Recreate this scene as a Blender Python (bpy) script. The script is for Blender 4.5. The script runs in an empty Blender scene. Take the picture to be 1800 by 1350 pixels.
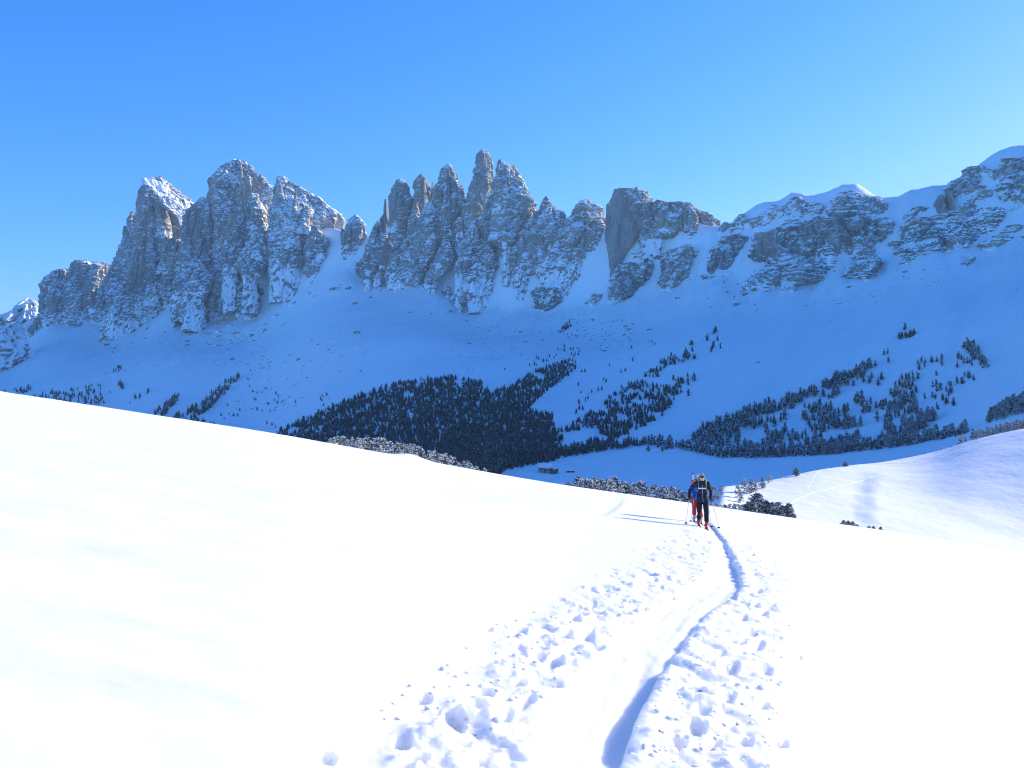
import bpy, bmesh, math, random
import numpy as np
from mathutils import Vector, Matrix

# ------------------------------------------------------------------ camera, sky, sun, exposure
SC = bpy.context.scene
COL = SC.collection
F = 1559.0            # focal length in photograph pixels (1800 wide)
CU, CV = 900.0, 675.0
SUN_AZ, SUN_EL = 60.0, 18.4      # degrees right of the view direction, above the horizon

cam_data = bpy.data.cameras.new("camera")
cam_data.sensor_width = 36.0
cam_data.lens = 36.0 * F / 1800.0
cam_data.clip_start = 0.1
cam_data.clip_end = 60000.0
cam = bpy.data.objects.new("camera", cam_data)
COL.objects.link(cam)
cam.location = (0, 0, 0)
cam.rotation_euler = (math.radians(90), 0, 0)
SC.camera = cam

world = bpy.data.worlds.new("World")
SC.world = world
world.use_nodes = True
wn = world.node_tree.nodes
wl = world.node_tree.links
wn.clear()
w_out = wn.new("ShaderNodeOutputWorld")
w_bg = wn.new("ShaderNodeBackground")
w_sky = wn.new("ShaderNodeTexSky")
w_sky.sky_type = 'NISHITA'
w_sky.sun_disc = False
w_sky.sun_elevation = math.radians(SUN_EL)
w_sky.sun_rotation = math.radians(SUN_AZ)
w_sky.altitude = 2200.0
w_sky.air_density = 0.7
w_sky.dust_density = 1.1
w_sky.ozone_density = 5.0
# one even colour response over the whole sky, as the photograph's camera gives it
w_sep = wn.new("ShaderNodeSeparateColor")
w_com = wn.new("ShaderNodeCombineColor")
wl.new(w_sky.outputs[0], w_sep.inputs[0])
for i, (gain, power, top) in enumerate(((0.66, 2.0, 1.5), (1.10, 1.0, 9.0), (1.66, 1.0, 9.0))):
    pw = wn.new("ShaderNodeMath"); pw.operation = 'POWER'; pw.inputs[1].default_value = power
    mu = wn.new("ShaderNodeMath"); mu.operation = 'MULTIPLY'; mu.inputs[1].default_value = gain
    wl.new(w_sep.outputs[i], pw.inputs[0]); wl.new(pw.outputs[0], mu.inputs[0]); 
    mi = wn.new("ShaderNodeMath"); mi.operation = 'MINIMUM'; mi.inputs[1].default_value = top
    wl.new(mu.outputs[0], mi.inputs[0]); wl.new(mi.outputs[0], w_com.inputs[i])
wl.new(w_com.outputs[0], w_bg.inputs[0])
w_bg.inputs[1].default_value = 0.12
wl.new(w_bg.outputs[0], w_out.inputs[0])

sun_data = bpy.data.lights.new("sun", 'SUN')
sun_data.energy = 4.5
sun_data.angle = math.radians(0.5)
sun_data.color = (1.0, 0.875, 0.69)
sun = bpy.data.objects.new("sun", sun_data)
COL.objects.link(sun)
sun_dir = Vector((math.sin(math.radians(SUN_AZ)) * math.cos(math.radians(SUN_EL)),
                  math.cos(math.radians(SUN_AZ)) * math.cos(math.radians(SUN_EL)),
                  math.sin(math.radians(SUN_EL))))
sun.rotation_euler = (-sun_dir).to_track_quat('-Z', 'Y').to_euler()
sun.location = sun_dir * 200

SC.view_settings.view_transform = 'Standard'
SC.view_settings.look = 'None'
SC.view_settings.gamma = 1.0
SC.view_settings.use_curve_mapping = False
SC.view_settings.exposure = 1.0
SC.cycles.max_bounces = 10
SC.cycles.diffuse_bounces = 8
SC.cycles.volume_bounces = 0
SC.cycles.use_denoising = True
SC.cycles.filter_width = 1.1

# ------------------------------------------------------------------ small helpers
def tag(o, label=None, cat=None, group=None, kind=None):
    if label: o["label"] = label
    if cat: o["category"] = cat
    if group: o["group"] = group
    if kind: o["kind"] = kind
    return o

def empty(name, loc=(0, 0, 0), rz=0.0):
    o = bpy.data.objects.new(name, None)
    o.empty_display_size = 0.3
    COL.objects.link(o)
    o.location = loc
    o.rotation_euler = (0, 0, rz)
    return o

def link_mesh(name, me, mats=(), parent=None):
    o = bpy.data.objects.new(name, me)
    for m in mats:
        if m.name not in [x.name for x in me.materials if x]:
            me.materials.append(m)
    COL.objects.link(o)
    if parent is not None:
        o.parent = parent
    return o

def np_mesh(name, verts, quads=None, tris=None, smooth=False):
    """mesh from numpy arrays"""
    me = bpy.data.meshes.new(name)
    verts = np.asarray(verts, dtype=np.float32)
    nq = 0 if quads is None else len(quads)
    nt = 0 if tris is None else len(tris)
    me.vertices.add(len(verts))
    me.vertices.foreach_set("co", verts.ravel())
    loops, starts = [], []
    if nq:
        loops.append(np.asarray(quads, dtype=np.int32).ravel())
        starts.append(np.arange(nq, dtype=np.int32) * 4)
    if nt:
        loops.append(np.asarray(tris, dtype=np.int32).ravel())
        starts.append(np.arange(nt, dtype=np.int32) * 3 + nq * 4)
    loops = np.concatenate(loops)
    starts = np.concatenate(starts)
    me.loops.add(len(loops))
    me.loops.foreach_set("vertex_index", loops)
    me.polygons.add(nq + nt)
    me.polygons.foreach_set("loop_start", starts)
    me.polygons.foreach_set("use_smooth", np.full(nq + nt, smooth, dtype=bool))
    me.update(calc_edges=True)
    return me

def grid_quads(nr, nc, wrap=False):
    r = np.arange(nr - 1)[:, None]
    c = np.arange(nc if wrap else nc - 1)[None, :]
    c2 = (c + 1) % nc
    a = r * nc + c
    b = r * nc + c2
    d = (r + 1) * nc + c
    e = (r + 1) * nc + c2
    return np.stack([a, b, e, d], -1).reshape(-1, 4)

# ------------------------------------------------------------------ noise (numpy)
def _hash(ix, iy, iz, seed):
    h = (ix.astype(np.uint32) * np.uint32(374761393) + iy.astype(np.uint32) * np.uint32(668265263)
         + iz.astype(np.uint32) * np.uint32(2147483647) + np.uint32(seed * 974711 + 1013904223 & 0xffffffff))
    h = (h ^ (h >> np.uint32(13))) * np.uint32(1274126177)
    h = (h ^ (h >> np.uint32(16))) * np.uint32(2246822519)
    return h ^ (h >> np.uint32(13))

def gnoise(x, y, z, seed=0):
    """gradient noise, about -1..1"""
    x, y, z = np.broadcast_arrays(np.asarray(x, float), np.asarray(y, float), np.asarray(z, float))
    x0, y0, z0 = np.floor(x), np.floor(y), np.floor(z)
    fx, fy, fz = x - x0, y - y0, z - z0
    ix, iy, iz = x0.astype(np.int64), y0.astype(np.int64), z0.astype(np.int64)
    w = lambda t: t * t * t * (t * (t * 6 - 15) + 10)
    u, v, t = w(fx), w(fy), w(fz)
    out = 0
    for dx in (0, 1):
        wx = u if dx else 1 - u
        for dy in (0, 1):
            wy = v if dy else 1 - v
            for dz in (0, 1):
                wz = t if dz else 1 - t
                h = _hash(ix + dx, iy + dy, iz + dz, seed)
                gx = (h & np.uint32(1023)).astype(float) / 511.5 - 1
                gy = ((h >> np.uint32(10)) & np.uint32(1023)).astype(float) / 511.5 - 1
                gz = ((h >> np.uint32(20)) & np.uint32(1023)).astype(float) / 511.5 - 1
                out = out + wx * wy * wz * (gx * (fx - dx) + gy * (fy - dy) + gz * (fz - dz))
    return out * 1.45

def fbm(x, y, z, seed=0, octaves=4, gain=0.5, lac=2.03):
    a, s, out = 1.0, 1.0, 0
    for k in range(octaves):
        out = out + a * gnoise(x * s, y * s, z * s, seed + k * 17)
        a *= gain
        s *= lac
    return out

def ridged(x, y, z, seed=0, octaves=3, gain=0.5):
    a, s, out, tot = 1.0, 1.0, 0, 0
    for k in range(octaves):
        out = out + a * (1 - 2.2 * np.abs(gnoise(x * s, y * s, z * s, seed + k * 31)))
        tot += a
        a *= gain
        s *= 2.1
    return out / tot

def cells(x, y, z, seed=0):
    """Worley cells: random value of the nearest cell and distance to the border between cells"""
    x0, y0, z0 = np.floor(x), np.floor(y), np.floor(z)
    f1 = np.full(x.shape, 9.0); f2 = np.full(x.shape, 9.0); val = np.zeros(x.shape)
    for dx in (-1, 0, 1):
        for dy in (-1, 0, 1):
            for dz in (-1, 0, 1):
                h = _hash((x0 + dx).astype(np.int64), (y0 + dy).astype(np.int64), (z0 + dz).astype(np.int64), seed)
                px = x0 + dx + (h & np.uint32(255)).astype(float) / 255
                py = y0 + dy + ((h >> np.uint32(8)) & np.uint32(255)).astype(float) / 255
                pz = z0 + dz + ((h >> np.uint32(16)) & np.uint32(255)).astype(float) / 255
                d = (px - x) ** 2 + (py - y) ** 2 + (pz - z) ** 2
                c = d < f1
                f2 = np.where(c, f1, np.minimum(f2, d))
                val = np.where(c, (h >> np.uint32(24)).astype(float) / 255, val)
                f1 = np.where(c, d, f1)
    return val, np.sqrt(f2) - np.sqrt(f1)

def sstep(a, b, x):
    t = np.clip((x - a) / (b - a), 0, 1)
    return t * t * (3 - 2 * t)

def pchip(x, y, xq):
    x = np.asarray(x, float); y = np.asarray(y, float)
    h = np.diff(x); d = np.diff(y) / h
    m = np.zeros_like(y)
    same = d[:-1] * d[1:] > 0
    w1 = 2 * h[1:] + h[:-1]; w2 = h[1:] + 2 * h[:-1]
    with np.errstate(divide='ignore', invalid='ignore'):
        hm = (w1 + w2) / (w1 / d[:-1] + w2 / d[1:])
    m[1:-1] = np.where(same, hm, 0)
    m[0], m[-1] = d[0], d[-1]
    xq = np.asarray(xq, float)
    i = np.clip(np.searchsorted(x, xq) - 1, 0, len(h) - 1)
    t = (xq - x[i]) / h[i]
    t = np.clip(t, 0, 1)
    h00 = (1 + 2 * t) * (1 - t) ** 2; h10 = t * (1 - t) ** 2
    h01 = t * t * (3 - 2 * t); h11 = t * t * (t - 1)
    return h00 * y[i] + h10 * h[i] * m[i] + h01 * y[i + 1] + h11 * h[i] * m[i + 1]

def at(u, v, y):
    """the place that lies y metres ahead, seen at pixel (u, v) of the photograph"""
    return ((u - CU) / F * y, y, (CV - v) / F * y)

# ------------------------------------------------------------------ materials
def new_mat(name):
    m = bpy.data.materials.new(name)
    m.use_nodes = True
    nt = m.node_tree
    nt.nodes.clear()
    out = nt.nodes.new("ShaderNodeOutputMaterial")
    b = nt.nodes.new("ShaderNodeBsdfPrincipled")
    nt.links.new(b.outputs[0], out.inputs[0])
    return m, nt, b

def N(nt, kind, **kw):
    n = nt.nodes.new(kind)
    for k, v in kw.items():
        setattr(n, k, v)
    return n

def ramp(nt, fac, stops):
    r = N(nt, "ShaderNodeValToRGB")
    e = r.color_ramp.elements
    while len(e) > 1: e.remove(e[-1])
    e[0].position, e[0].color = stops[0][0], (*stops[0][1], 1)
    for p, c in stops[1:]:
        x = e.new(p); x.color = (*c, 1)
    nt.links.new(fac, r.inputs[0])
    return r.outputs[0]

def math_node(nt, op, a, b=None, c=None, clamp=False):
    n = N(nt, "ShaderNodeMath", operation=op, use_clamp=clamp)
    for i, x in enumerate((a, b, c)):
        if x is None: continue
        if isinstance(x, (int, float)): n.inputs[i].default_value = x
        else: nt.links.new(x, n.inputs[i])
    return n.outputs[0]

def noise_tex(nt, vec, scale, detail=3, rough=0.55, out=0):
    n = N(nt, "ShaderNodeTexNoise")
    n.inputs["Scale"].default_value = scale
    n.inputs["Detail"].default_value = detail
    n.inputs["Roughness"].default_value = rough
    nt.links.new(vec, n.inputs["Vector"])
    return n.outputs[out]

def mapping(nt, vec, scale=(1, 1, 1)):
    n = N(nt, "ShaderNodeMapping")
    n.inputs["Scale"].default_value = scale
    nt.links.new(vec, n.inputs["Vector"])
    return n.outputs[0]

def mixc(nt, fac, a, b):
    n = N(nt, "ShaderNodeMix", data_type='RGBA')
    nt.links.new(fac, n.inputs[0]) if not isinstance(fac, (int, float)) else setattr(n.inputs[0], "default_value", fac)
    for i, x in ((6, a), (7, b)):
        if isinstance(x, tuple): n.inputs[i].default_value = (*x, 1)
        else: nt.links.new(x, n.inputs[i])
    return n.outputs[2]

def bump(nt, b, height, strength, dist):
    n = N(nt, "ShaderNodeBump")
    n.inputs["Strength"].default_value = strength
    n.inputs["Distance"].default_value = dist
    nt.links.new(height, n.inputs["Height"])
    nt.links.new(n.outputs[0], b.inputs["Normal"])

SNOW = (0.86, 0.885, 0.91)

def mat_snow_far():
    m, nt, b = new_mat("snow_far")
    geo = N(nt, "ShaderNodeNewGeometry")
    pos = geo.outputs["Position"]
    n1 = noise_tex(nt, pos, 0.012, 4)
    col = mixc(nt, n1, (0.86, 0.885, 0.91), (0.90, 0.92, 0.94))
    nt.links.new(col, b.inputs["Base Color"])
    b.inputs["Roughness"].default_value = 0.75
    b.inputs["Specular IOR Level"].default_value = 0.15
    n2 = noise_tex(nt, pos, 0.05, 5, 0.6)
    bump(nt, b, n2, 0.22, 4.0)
    return m

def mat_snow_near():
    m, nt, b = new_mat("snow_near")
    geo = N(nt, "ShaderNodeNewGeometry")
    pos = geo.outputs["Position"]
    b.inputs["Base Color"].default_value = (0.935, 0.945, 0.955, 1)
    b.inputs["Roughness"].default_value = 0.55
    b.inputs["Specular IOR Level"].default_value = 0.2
    b.subsurface_method = 'RANDOM_WALK'
    b.inputs["Subsurface Weight"].default_value = 1.0
    b.inputs["Subsurface Radius"].default_value = (1.0, 0.95, 0.9)
    b.inputs["Subsurface Scale"].default_value = 0.16
    n1 = noise_tex(nt, pos, 9.0, 5, 0.65)
    n2 = noise_tex(nt, pos, 130.0, 3, 0.7)
    h = math_node(nt, 'ADD', math_node(nt, 'MULTIPLY', n1, 0.008), math_node(nt, 'MULTIPLY', n2, 0.0035))
    bump(nt, b, h, 0.8, 1.0)
    return m

def mat_rock():
    """grey-beige limestone with snow lying wherever the face is flat enough"""
    m, nt, b = new_mat("rock_with_snow")
    geo = N(nt, "ShaderNodeNewGeometry")
    pos = geo.outputs["Position"]
    sep = N(nt, "ShaderNodeSeparateXYZ")
    nt.links.new(geo.outputs["Normal"], sep.inputs[0])
    streak = noise_tex(nt, mapping(nt, pos, (1, 1, 0.28)), 0.045, 6, 0.62)
    blotch = noise_tex(nt, pos, 0.018, 3)
    fine = noise_tex(nt, pos, 0.22, 5, 0.65)
    rock = ramp(nt, streak, [(0.30, (0.115, 0.115, 0.118)), (0.47, (0.25, 0.238, 0.228)), (0.62, (0.36, 0.33, 0.30)), (0.8, (0.24, 0.232, 0.228))])
    warm = mixc(nt, ramp(nt, blotch, [(0.45, (0, 0, 0)), (0.65, (1, 1, 1))]), rock, (0.46, 0.345, 0.25))
    warm2 = N(nt, "ShaderNodeMix", data_type='RGBA')
    warm2.inputs[0].default_value = 0.55
    nt.links.new(rock, warm2.inputs[6]); nt.links.new(warm, warm2.inputs[7])
    amt = N(nt, "ShaderNodeAttribute", attribute_type='OBJECT', attribute_name="snow_amount")
    n_mid = noise_tex(nt, mapping(nt, pos, (1, 1, 2.6)), 0.075, 6, 0.68)
    n_big = noise_tex(nt, pos, 0.014, 3, 0.5)
    s = math_node(nt, 'ADD', sep.outputs["Z"], math_node(nt, 'MULTIPLY', math_node(nt, 'SUBTRACT', n_mid, 0.5), 1.05))
    s = math_node(nt, 'ADD', s, math_node(nt, 'MULTIPLY', math_node(nt, 'SUBTRACT', n_big, 0.5), 1.25))
    s = math_node(nt, 'ADD', s, math_node(nt, 'MULTIPLY', math_node(nt, 'SUBTRACT', fine, 0.5), 0.35))
    s = math_node(nt, 'ADD', s, amt.outputs["Fac"])
    dr = N(nt, "ShaderNodeAttribute", attribute_type='GEOMETRY', attribute_name="drift")
    s = math_node(nt, 'ADD', s, math_node(nt, 'MULTIPLY', dr.outputs["Fac"], 0.75))
    mr = N(nt, "ShaderNodeMapRange")
    mr.inputs[1].default_value = 0.345; mr.inputs[2].default_value = 0.405
    nt.links.new(s, mr.inputs[0])
    col = mixc(nt, mr.outputs[0], warm2.outputs[2], SNOW)
    nt.links.new(col, b.inputs["Base Color"])
    b.inputs["Roughness"].default_value = 0.9
    b.inputs["Specular IOR Level"].default_value = 0.1
    bump(nt, b, fine, 0.7, 3.0)
    return m

def mat_plain(name, col, rough=0.7, spec=0.2, var=0.0, scale=8.0):
    m, nt, b = new_mat(name)
    b.inputs["Roughness"].default_value = rough
    b.inputs["Specular IOR Level"].default_value = spec
    if var > 0:
        tc = N(nt, "ShaderNodeTexCoord")
        n = noise_tex(nt, tc.outputs["Object"], scale, 4, 0.6)
        lo = tuple(c * (1 - var) for c in col); hi = tuple(min(1, c * (1 + var)) for c in col)
        nt.links.new(mixc(nt, n, lo, hi), b.inputs["Base Color"])
    else:
        b.inputs["Base Color"].default_value = (*col, 1)
    return m

M_SNOW_FAR = mat_snow_far()
M_SNOW_NEAR = mat_snow_near()
M_ROCK = mat_rock()
# ------------------------------------------------------------------ the ground: one height field
# skyline of the sunny snow slope the camera stands on
S_U = [-4000, -2500, -900, -300, 0, 100, 200, 300, 400, 470, 560, 640, 700, 725, 740, 800, 870, 950, 1000, 1100, 1190, 1230, 1300,
       1350, 1400, 1470, 1550, 1650, 1750, 1800, 2200, 3000, 5000, 7000]
S_V = [520, 540, 590, 645, 688, 703, 718, 735, 748, 757, 776, 791, 800.5, 802, 807, 820, 833, 848, 855, 869, 878, 884, 898,
       908, 912.5, 918, 930, 947, 962, 970, 1020, 1080, 1140, 1170]
YC = 95.0

_su = np.arange(-4200, 7200, 10.0)
_sv = pchip(S_U, S_V, np.clip(_su, -4000, 7000))
_k = np.exp(-0.5 * (np.arange(-36, 37) / 11.0) ** 2); _k /= _k.sum()
_sv = np.convolve(np.pad(_sv, 36, mode='edge'), _k, mode='valid')

def fg_s(u):
    return (CV - np.interp(u, _su, _sv)) / F

def fg_z(u, y):
    s = fg_s(u)
    z = s * y - 1.6 * (1 - y / YC) ** 2
    z = z + 0.42 * np.exp(-((u - 722) / 26.0) ** 2) * np.exp(-((y - 96) / 16.0) ** 2)      # a drift on the crest
    # a low shoulder on the left with a brighter dip behind it
    yr = np.interp(u, [-300, 0, 250, 500, 700, 900], [13.5, 14.6, 15.6, 17.0, 20.0, 27.0])
    k = sstep(1050, 650, u) * sstep(-1500, -300, u)
    z = z - 0.20 * k * sstep(0.0, 3.2, y - yr) * sstep(70, 35, y) + 0.05 * k * np.exp(-((y - yr + 1.2) / 2.0) ** 2)
    return z

# crest of the whole chain (snow sheet only; rock stands on it)
CR_U = [-4000, -900, -300, 0, 60, 80, 110, 190, 250, 340, 420, 490, 560, 600, 635, 655, 720, 760, 815, 840, 900, 945, 1000, 1062, 1140, 1200, 1262,
        1281, 1300, 1320, 1345, 1370, 1393, 1430, 1460, 1490, 1505, 1540, 1578, 1605, 1640, 1668, 1700, 1740, 1770, 1800, 1850, 1950, 2100, 2700, 3600, 5000, 7000]
CR_V = [660, 655, 640, 612, 592, 575, 548, 512, 475, 425, 405, 395, 398, 406, 415, 413, 418, 415, 400, 398, 395, 388, 394, 398, 390, 392, 400,
        396, 386, 376, 362, 353, 342, 345.5, 335, 328, 326, 343, 353, 346, 335, 333, 307, 281, 266, 256, 238, 196, 150, 90, 60, 300, 420]
BA_U = [-4000, -900, -300, 0, 100, 190, 300, 340, 450, 530, 600, 640, 760, 820, 880, 950, 1068, 1160, 1240, 1310, 1400, 1480, 1540, 1600, 1660, 1720, 1800, 2100, 2700, 3600, 5000, 7000]
BA_V = [668, 662, 655, 635, 572, 574, 548, 560, 560, 512, 482, 494, 510, 556, 550, 552, 540, 514, 498, 512, 508, 498, 492, 470, 444, 444, 428, 345, 320, 330, 560, 620]
CY_U = [-4000, -300, 0, 100, 300, 500, 700, 900, 1100, 1300, 1500, 1700, 1800, 2100, 2700, 3600, 5000, 7000]
CY_Y = [3000, 3200, 3250, 3200, 2840, 2540, 2320, 2130, 1985, 1865, 1765, 1685, 1645, 1500, 1230, 1000, 850, 800]
# foot of the chain, where the forest meets the valley meadow: u, y, z
TO_U = [-4000, -300, 0, 250, 500, 700, 800, 875, 920, 1000, 1090, 1135, 1190, 1270, 1400, 1500, 1600, 1690, 1800, 2100, 2700, 3600, 5000, 7000]
TO_Y = [1500, 1450, 1250, 1050, 850, 700, 630, 575, 660, 720, 785, 800, 780, 740, 720, 690, 640, 600, 560, 520, 480, 500, 500, 500]
TO_Z = [-80, -80, -80, -80, -75, -66, -62, -58.4, -58, -59.1, -58, -56, -57.5, -61.7, -59.1, -53.1, -44.3, -34.6, -16, -10, -15, -30, -50, -60]
# sunny knoll on the right: crest
KN_U = [1150, 1215, 1235, 1250, 1264, 1290, 1312, 1340, 1380, 1420, 1480, 1560, 1650, 1700, 1750, 1800, 2100, 2700, 5000]
KN_V = [925, 905, 884, 868, 858, 854, 852, 846, 836, 825.5, 817, 810, 795, 776, 764, 753, 720, 700, 700]

def column(u):
    s = float(fg_s(u))
    ys, zs = [60, 80, 95, 120, 142], []
    for y in ys: zs.append(float(s * y - 1.6 * (1 - y / YC) ** 2))
    toe_y = float(pchip(TO_U, TO_Y, u)); toe_z = float(pchip(TO_U, TO_Z, u))
    w = float(sstep(1185, 1275, u))                      # 0: open slope down to the valley, 1: knoll
    kv = float(pchip(KN_U, KN_V, np.clip(u, 1150, 5000)))
    ky = float(np.interp(u, [1200, 1260, 1300, 1400, 1500, 1600, 1800, 2500], [270, 268, 278, 312, 345, 370, 370, 330]))
    kz = (CV - kv) / F * ky
    # open slope nodes
    o = [(240, s * 240 - 3.2), (330, s * 330 - 12.0 if s * 330 - 12 > toe_z - 6 else toe_z - 6), (430, toe_z - 3)]
    k0 = min(225.0, ky - 55); k = [(k0, s * k0 - 1.0), (ky, kz), (ky + 85, min(kz - 6, toe_z - 1.5))]
    wr = float(sstep(1600, 1760, u)); k[2] = (k[2][0] - 15 * wr, k[2][1] * (1 - wr) + (kz - 5.0) * wr)
    for (ya, za), (yb, zb) in zip(o, k):
        ys.append(ya * (1 - w) + yb * w); zs.append(za * (1 - w) + zb * w)
    ym = ys[-1] * 0.45 + toe_y * 0.55
    ys.append(ym); zs.append(zs[-1] * 0.45 + toe_z * 0.55 - 0.4)
    ys.append(toe_y); zs.append(toe_z)
    cy = float(pchip(CY_U, CY_Y, u)); cz = (CV - float(pchip(CR_U, CR_V, u))) / F * cy
    by = cy * float(np.interp(u, [-300, 100, 1180, 1340, 1900], [0.90, 0.945, 0.945, 0.885, 0.875])); bz = (CV - float(pchip(BA_U, BA_V, u))) / F * by
    my = toe_y * 0.52 + by * 0.48; mz = toe_z * 0.60 + bz * 0.40
    ys += [my, by, cy - 6, cy + 6, cy + 260, cy + 900]
    zs += [mz, bz, cz, cz - 1, cz * 0.45 - 40, -250]
    return np.array(ys), np.array(zs)

_uu = np.concatenate([np.linspace(-4000, -700, 34)[:-1], np.linspace(-700, -60, 41)[:-1], np.arange(-60, 1860, 3.2),
                      np.linspace(1860, 2700, 60)[1:], np.linspace(2700, 7000, 40)[1:]])
NT = 430
_tt = np.linspace(0, 1, NT)
Y_A, Y_B = 120.0, 4200.0
GY = Y_A * (Y_B / Y_A) ** _tt
GZ = np.zeros((len(_uu), NT))
for i, u in enumerate(_uu):
    ys, zs = column(u)
    GZ[i] = np.where(GY < ys[-1], pchip(ys, zs, np.minimum(GY, ys[-1])), zs[-1])
# even out the columns across the big slope so that no crease runs down it
_sm = GZ.copy()
_ker = np.exp(-0.5 * (np.arange(-36, 37) / 13.0) ** 2); _ker /= _ker.sum()
_pad = np.pad(GZ, ((36, 36), (0, 0)), mode='edge')
_sm = sum(_ker[k] * _pad[k:k + len(_uu)] for k in range(73))
_ft = np.array([float(pchip(TO_U, TO_Y, u)) for u in _uu])[:, None]
_by = np.array([column(u)[0][-5] for u in _uu])[:, None]
_w = sstep(1.0, 1.25, GY[None, :] / _ft) * sstep(1.0, 0.93, GY[None, :] / _by)
_in = ((_uu > -60) & (_uu < 1856))[:, None]
GZ = np.where(_in, GZ * (1 - _w) + _sm * _w, GZ)
_CRY0 = np.array([float(pchip(CY_U, CY_Y, u)) for u in _uu])
GX = (_uu[:, None] - CU) / F * GY[None, :]
GYY = np.broadcast_to(GY[None, :], GX.shape)
_foot = np.array([float(pchip(TO_U, TO_Y, u)) for u in _uu])[:, None]
_slope = sstep(0.95, 1.5, GYY / _foot)
# gullies and swells of the big slope, softer in the valley
gul = fbm((GX * 0.837 - GYY * 0.546) / 105.0, (GYY * 0.837 + GX * 0.546) / 900.0, 0.0, 5, 4, 0.5)
swl = fbm(GX / 340.0, GYY / 340.0, 0.3, 9, 3)
fin = fbm(GX / 26.0, GYY / 26.0, 0.7, 13, 3)
run = fbm((GX * 0.837 - GYY * 0.546) / 24.0, (GYY * 0.837 + GX * 0.546) / 420.0, 0.4, 6, 3, 0.55)
# snow fans that climb into the gullies between the rocks
_al = GX * 0.85 - GYY * 0.5
_fan = sstep(0.90, 0.99, GYY / _by) * sstep(1.0, 0.97, GYY / _CRY0[:, None])
fan = ridged(_al / 75.0, GYY / 400.0, 0.0, 17, 2) * 13.0 + fbm(_al / 30.0, GYY / 60.0, 0.2, 18, 3) * 4.0
GZ = GZ + _fan * fan * (_uu > -100)[:, None]
fade = sstep(140, 230, GYY)
GZ = GZ + _slope * (gul * 9.0 + swl * 5.0 + run * 2.0 + fin * 0.5) + (1 - _slope) * fade * (swl * 0.6 + 0.16 * fbm(GX / 40.0, GYY / 40.0, 0.2, 21, 3))
# snow steps and hollows on the knoll
_kn = sstep(1380, 1470, _uu)[:, None] * sstep(170, 215, GYY) * sstep(420, 360, GYY)
edge = 1527 + 10 * np.sin(GYY / 23.0) + (GYY - 290) * -0.12
edge = edge + 9 * fbm(GX / 9.0, GYY / 9.0, 0.2, 35, 3)
step = sstep(-26, 22, _uu[:, None] - edge) * sstep(330, 0, _uu[:, None] - edge)
GZ = GZ + _kn * (1.25 * step * sstep(215, 250, GYY) * sstep(345, 300, GYY) + 0.45 * fbm(GX / 55.0 + GYY / 160.0, GYY / 34.0, 0.1, 33, 2))

# soften creases across the knoll
_ker2 = np.exp(-0.5 * (np.arange(-24, 25) / 8.0) ** 2); _ker2 /= _ker2.sum()
_pad = np.pad(GZ, ((24, 24), (0, 0)), mode='edge')
_s2 = sum(_ker2[k] * _pad[k:k + len(_uu)] for k in range(49))
_w2 = sstep(1330, 1420, _uu)[:, None] * sstep(150, 180, GYY) * sstep(560, 480, GYY) * (1 - 0.85 * np.exp(-((_uu - 1527) / 45.0) ** 2))[:, None] * (_uu < 1850)[:, None]
GZ = GZ * (1 - _w2) + _s2 * _w2

def base_z(u, y):
    """bilinear lookup in the height grid"""
    u = np.asarray(u, float); y = np.asarray(y, float)
    i = np.clip(np.searchsorted(_uu, u) - 1, 0, len(_uu) - 2)
    fu = np.clip((u - _uu[i]) / (_uu[i + 1] - _uu[i]), 0, 1)
    t = np.clip(np.log(np.maximum(y, Y_A) / Y_A) / math.log(Y_B / Y_A), 0, 1) * (NT - 1)
    j = np.clip(t.astype(int), 0, NT - 2); ft = t - j
    return ((GZ[i, j] * (1 - ft) + GZ[i, j + 1] * ft) * (1 - fu) + (GZ[i + 1, j] * (1 - ft) + GZ[i + 1, j + 1] * ft) * fu)

def ground_z(x, y):
    u = CU + F * x / y
    return np.where(y < 122.0, fg_z(u, np.minimum(y, 122.0)), base_z(u, y))

_FOOT = np.array([float(pchip(TO_U, TO_Y, u)) for u in _uu]); _CRY = np.array([float(pchip(CY_U, CY_Y, u)) for u in _uu])
def sheet_y(u, v, y_from=0.0, y_to=1e9):
    """how far away the ground is that is seen at pixel (u, v), looking beyond y_from"""
    i = int(np.clip(np.searchsorted(_uu, u), 0, len(_uu) - 1))
    foot = _FOOT[i] * 0.9
    lo = max(y_from, foot) if y_from >= 0 else 130.0
    cy = _CRY[i]
    m = (GY >= lo) & (GY <= min(cy, y_to))
    vv = CV - F * GZ[i][m] / GY[m]
    vm = np.minimum.accumulate(vv)
    return float(np.interp(-v, -vm, GY[m]))

_gv = np.stack([GX, GYY, GZ], -1)
g_me = np_mesh("snow_ground", _gv.reshape(-1, 3), grid_quads(len(_uu), NT)[:, ::-1], smooth=True)
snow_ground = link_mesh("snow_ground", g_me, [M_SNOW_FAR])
tag(snow_ground, "shaded snow slopes below the peaks with valley meadow and sunny knoll", "snow slope", kind="structure")
# ------------------------------------------------------------------ rock: towers, buttresses and cliff bands
def interp_edge(P, v):
    P = np.array(P, float)
    return np.interp(v, P[:, 1], P[:, 0])

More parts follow.
